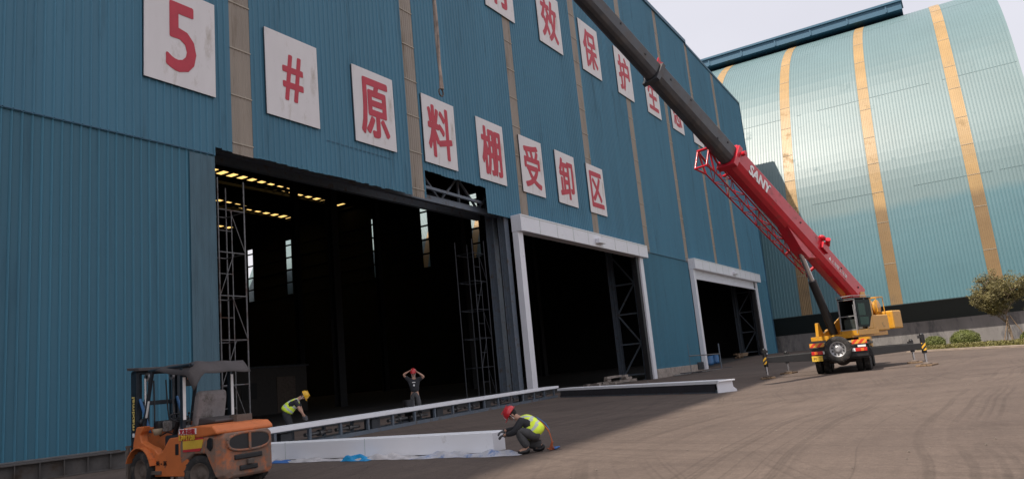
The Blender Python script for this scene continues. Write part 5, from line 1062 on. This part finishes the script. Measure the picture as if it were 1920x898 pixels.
    for s_ in sides:
        an, to = J[s_ + 'ankle'][0], J[s_ + 'toe'][0]; dd = (to - an); dd.z = 0; dd.normalize()
        heel = Vector((an.x, an.y, 0.045 + root.get('foot_z', 0.0))) - dd * 0.05
        skin_mesh('boot', [(an + Vector((0, 0, 0.03)), 0.052), (heel + dd * .05, 0.052), (heel + dd * 0.17, 0.046), (heel + dd * 0.25, 0.036)], [(0, 1), (1, 2), (2, 3)], M['black'], root)
        if gloves:
            wr = J[s_ + 'wrist'][0]; hand = J.get(s_ + 'hand'); d = ((hand[0] if hand else wr * 2 - J[s_ + 'elbow'][0]) - wr).normalized(); side = d.cross(curl); side = side.normalized() if side.length > 0.1 else Vector((0, 1, 0)); cu = side.cross(d).normalized() * (1 if side.cross(d).dot(curl) > 0 else -1)
            gn = [(wr - d * 0.03, 0.040), (wr + d * 0.055, (0.045, 0.028))]; ge = [(0, 1)]
            for off_, L_ in ((-0.032, 0.064), (-0.011, 0.075), (0.011, 0.070), (0.032, 0.054)):
                b0 = wr + d * 0.085 + side * off_; i0 = len(gn); gn += [(b0, 0.0135), (b0 + d * L_ * .5 + cu * L_ * .22, 0.0125), (b0 + d * L_ * .74 + cu * L_ * .70, 0.011)]; ge += [(1, i0), (i0, i0 + 1), (i0 + 1, i0 + 2)]
            b0 = wr + d * 0.03 - side * 0.038; i0 = len(gn); gn += [(b0, 0.015), (b0 + d * 0.035 - side * 0.022 + cu * 0.02, 0.012)]; ge += [(0, i0), (i0, i0 + 1)]
            skin_mesh('glove', gn, ge, M['glove'], root)
    # helmet: shell, brim, peak
    hc = hd_ + upv * 0.035; sidev = upv.cross(fwd); q = MB(); q.T = frame(hc, fwd, sidev, upv)
    prof = [(0.0, 0.118), (0.035, 0.122), (0.07, 0.112), (0.10, 0.090), (0.125, 0.055), (0.137, 0.0)]
    q.T = q.T @ Matrix.Diagonal((1.14, 1.0, 1.0, 1)); q.lathe([(0.0, 0.135), (-0.006, 0.135)] + prof, (0, 0, 0), (0, 0, 1), 28)
    q.prism([(0.10, -0.085), (0.155, -0.06), (0.172, 0.0), (0.155, 0.06), (0.10, 0.085)], -0.014, -0.004, 'z'); q.box((0, 0, 0.134), (0.17, 0.03, 0.014)); hm = q.build('helmet', M[hat], root)
    q = MB(); q.T = frame(hd_, fwd, sidev, upv); q.path([Vector((0.02, -0.085, 0.04)), Vector((0.045, -0.05, -0.10)), Vector((0.05, 0, -0.125)), Vector((0.045, 0.05, -0.10)), Vector((0.02, 0.085, 0.04))], 0.006, 6); q.build('chin_strap', M['pure'], hm)
    q = MB(); q.T = frame(hd_, fwd, sidev, upv); q.ball((-0.018, 0, 0.01), (0.088, 0.082, 0.082), 16, 10); q.build('hair', M['hair'], root)
    for sy in (-1, 1):
        q = MB(); q.T = frame(hd_, fwd, sidev, upv); q.ball((0.078, sy * 0.030, 0.008), (0.010, 0.014, 0.009), 10, 6); q.build('eye', M['black'], root)
        q = MB(); q.T = frame(hd_, fwd, sidev, upv); q.ball((0.0, sy * 0.083, -0.012), (0.022, 0.010, 0.030), 10, 6); q.build('ear', M['skin'], root)
    q = MB(); q.T = frame(hd_, fwd, sidev, upv); q.ball((0.086, 0, -0.050), (0.008, 0.024, 0.006), 10, 6); q.build('mouth', M['lampred'], root)
    if vest:
        nn = []; ee = []; a = add('pelvis', 1.0, 0.088); b2 = add('waist', 1.0, 0.090); c = add('chest', 1.0, 0.092); d_ = len(nn); nn.append((J['chest'][0].lerp(J['neck'][0], 0.6), J['neck'][1] + 0.035)); ee += [(a, b2), (b2, c), (c, d_)]
        for s_ in sides: s1 = len(nn); nn.append((J['chest'][0].lerp(J[s_ + 'shoulder'][0], 0.74), J[s_ + 'shoulder'][1] + 0.075)); ee.append((c, s1))
        v = skin_mesh('safety_vest', nn, ee, M['hivis'], root, sub=3)
        v.data.materials.append(M['reflect']); ax_ = (J['chest'][0] - J['waist'][0]).normalized(); lat = (J['lshoulder'][0] - J['rshoulder'][0]).normalized(); LL = (J['chest'][0] - J['waist'][0]).length
        for p in v.data.polygons:      # tape sewn on the vest: two hoops and two braces
            d_ = p.center - J['waist'][0]; tt = d_.dot(ax_) / LL; la = abs(d_.dot(lat))
            if abs(tt - 0.05) < 0.11 or abs(tt - 0.62) < 0.11 or (abs(la - 0.10) < 0.022 and tt > 0.6): p.material_index = 1
    return body

def JT(**k): return k
# 1: worker crouching at the end of the casing
w1 = empty('person', (11.98, -16.72, 0.0), R(118)); tag(w1, 'person in red helmet and bright yellow vest crouching with gloved hands on the white casing', 'person')
figure(w1, dict(pelvis=((-0.20, 0, 0.27), 0.135), waist=((-0.11, 0, 0.42), 0.130), chest=((0.06, 0, 0.57), 0.135), neck=((0.18, 0, 0.645), 0.055), head=((0.265, 0, 0.705), 0.080),
    lshoulder=((0.10, 0.175, 0.585), 0.060), lelbow=((0.22, 0.23, 0.40), 0.044), lwrist=((0.42, 0.13, 0.36), 0.032), lhand=((0.50, 0.09, 0.34), 0.03),
    rshoulder=((0.10, -0.175, 0.585), 0.060), relbow=((0.24, -0.22, 0.42), 0.044), rwrist=((0.44, -0.08, 0.42), 0.032), rhand=((0.52, -0.05, 0.40), 0.03),
    lhip=((-0.16, 0.11, 0.27), 0.088), lknee=((0.20, 0.19, 0.45), 0.062), lankle=((0.02, 0.16, 0.10), 0.043), ltoe=((0.2, 0.18, 0.05), 0.035),
    rhip=((-0.16, -0.11, 0.27), 0.088), rknee=((0.16, -0.16, 0.16), 0.062), rankle=((-0.24, -0.12, 0.11), 0.043), rtoe=((-0.06, -0.12, 0.04), 0.035)),
    'navy', 'greycloth', 'long', True, 'hatred', Vector((1, 0, -0.35)), Vector((0, 0, -1)))
e = empty('safety_lanyard', (11.98, -16.72, 0.0), R(118)); tag(e, 'orange and blue safety lanyard trailing from the crouching worker onto the ground', 'lanyard')
for y, mm_, pts in ((0.05, 'strap', [(-0.22, .02, 0.56), (-0.37, .03, 0.38), (-0.42, .02, 0.16), (-0.36, -.05, 0.02), (-0.44, -.24, 0.015), (-0.40, -.40, 0.015), (-0.30, -0.34, 0.015)]), (-0.02, 'strap', [(-0.24, -.07, 0.54), (-0.39, -.08, 0.30), (-0.42, -.10, 0.04), (-0.42, -.30, 0.012)]), (0, 'strapblue', [(-0.18, .0, 0.62), (-0.32, -.02, 0.50), (-0.39, -.03, 0.38)]), (0, 'strapblue', [(-0.46, -.16, 0.02), (-0.48, -.36, 0.02), (-0.52, -.50, 0.02), (-0.42, -.44, 0.02)])):
    m = MB()
    for p1, p2 in zip(pts, pts[1:]): m.beam(Vector(p1), Vector(p2), 0.045, 0.012)
    m.build('webbing', M[mm_], e)
# 2: worker bending over the header frame
w2 = empty('person', (16.15, -5.75, 0.0), R(-52)); tag(w2, 'person in yellow helmet and yellow vest bending over the header frame', 'person')
figure(w2, dict(pelvis=((-0.10, 0, 0.93), 0.135), waist=((-0.02, 0, 1.06), 0.120), chest=((0.18, 0, 1.24), 0.130), neck=((0.33, 0, 1.35), 0.055), head=((0.45, 0, 1.40), 0.085),
    lshoulder=((0.23, 0.18, 1.26), 0.060), lelbow=((0.33, 0.22, 0.99), 0.044), lwrist=((0.40, 0.12, 0.78), 0.032), lhand=((0.43, 0.10, 0.70), 0.03),
    rshoulder=((0.23, -0.18, 1.26), 0.060), relbow=((0.36, -0.22, 1.00), 0.044), rwrist=((0.48, -0.10, 0.79), 0.032), rhand=((0.52, -0.08, 0.71), 0.03),
    lhip=((-0.09, 0.10, 0.88), 0.092), lknee=((0.02, 0.13, 0.49), 0.064), lankle=((-0.08, 0.14, 0.10), 0.044), ltoe=((0.1, 0.16, 0.04), 0.035),
    rhip=((-0.09, -0.10, 0.88), 0.092), rknee=((0.06, -0.14, 0.49), 0.064), rankle=((-0.04, -0.16, 0.10), 0.044), rtoe=((0.14, -0.18, 0.04), 0.035)),
    'navy', 'navy', 'short', True, 'hatyel', Vector((0.75, 0, -0.9)), Vector((0.5, 0, -1)))
# 3: worker standing, hands on his helmet
w3 = empty('person', (23.4, -4.75, 0.0), R(216)); tag(w3, 'person in red helmet and black T-shirt standing with both hands raised to the helmet', 'person'); w3.scale = (1.05, 1.05, 1.16)
figure(w3, dict(pelvis=((0, 0, 0.94), 0.130), waist=((0.0, 0, 1.10), 0.122), chest=((0.0, 0, 1.32), 0.135), neck=((0.0, 0, 1.49), 0.055), head=((0.02, 0, 1.60), 0.082),
    lshoulder=((0, 0.19, 1.40), 0.062), lelbow=((0.12, 0.40, 1.45), 0.045), lwrist=((0.10, 0.17, 1.62), 0.032), lhand=((0.09, 0.11, 1.67), 0.03),
    rshoulder=((0, -0.19, 1.40), 0.062), relbow=((0.12, -0.38, 1.58), 0.045), rwrist=((0.10, -0.17, 1.68), 0.032), rhand=((0.09, -0.11, 1.70), 0.03),
    lhip=((0, 0.10, 0.90), 0.090), lknee=((0.02, 0.13, 0.49), 0.062), lankle=((0, 0.15, 0.10), 0.044), ltoe=((0.18, 0.18, 0.04), 0.035),
    rhip=((0, -0.10, 0.90), 0.090), rknee=((0.02, -0.13, 0.49), 0.062), rankle=((0, -0.15, 0.10), 0.044), rtoe=((0.18, -0.18, 0.04), 0.035)),
    'navy', 'greycloth', 'short', False, 'hatred', Vector((1, 0, 0.05)), Vector((0, 0, 1)), False)
sh_ = [o for o in w3.children if o.name.startswith('shirt')][0]
m = MB(); m.box((0.156, 0.0, 1.30), (0.006, 0.12, 0.025)); m.ball((0.152, 0.0, 1.20), (0.012, 0.035, 0.035), 12, 6); split(m, 'shirt_print', M['pure'], sh_)

# ------------------------------------------------------------------ loose grit on the yard
rg2 = random.Random(11); m = MB()
for k in range(420):
    x = 6 + 40 * rg2.random() ** 1.6; y = -24 + 10 * rg2.random(); 
    if (Vector((x, y, 0)) - CAM).length < 6: continue
    r_ = 0.006 + 0.016 * rg2.random() ** 3; vs = [Vector((x + r_ * rg2.uniform(.6, 1.3) * dx, y + r_ * rg2.uniform(.6, 1.3) * dy, max(0.0005, r_ * .5 + r_ * .7 * dz))) for dx, dy, dz in ((1, 0, 0), (-1, 0, 0), (0, 1, 0), (0, -1, 0), (0, 0, 1), (0, 0, -1))]
    m.add(vs, [(0, 2, 4), (2, 1, 4), (1, 3, 4), (3, 0, 4), (2, 0, 5), (1, 2, 5), (3, 1, 5), (0, 3, 5)])
tag(m.build('gravel', mat('dull_grit', (0.17, 0.145, 0.125), 0.95, 0, 0.4, 30)), kind='stuff')
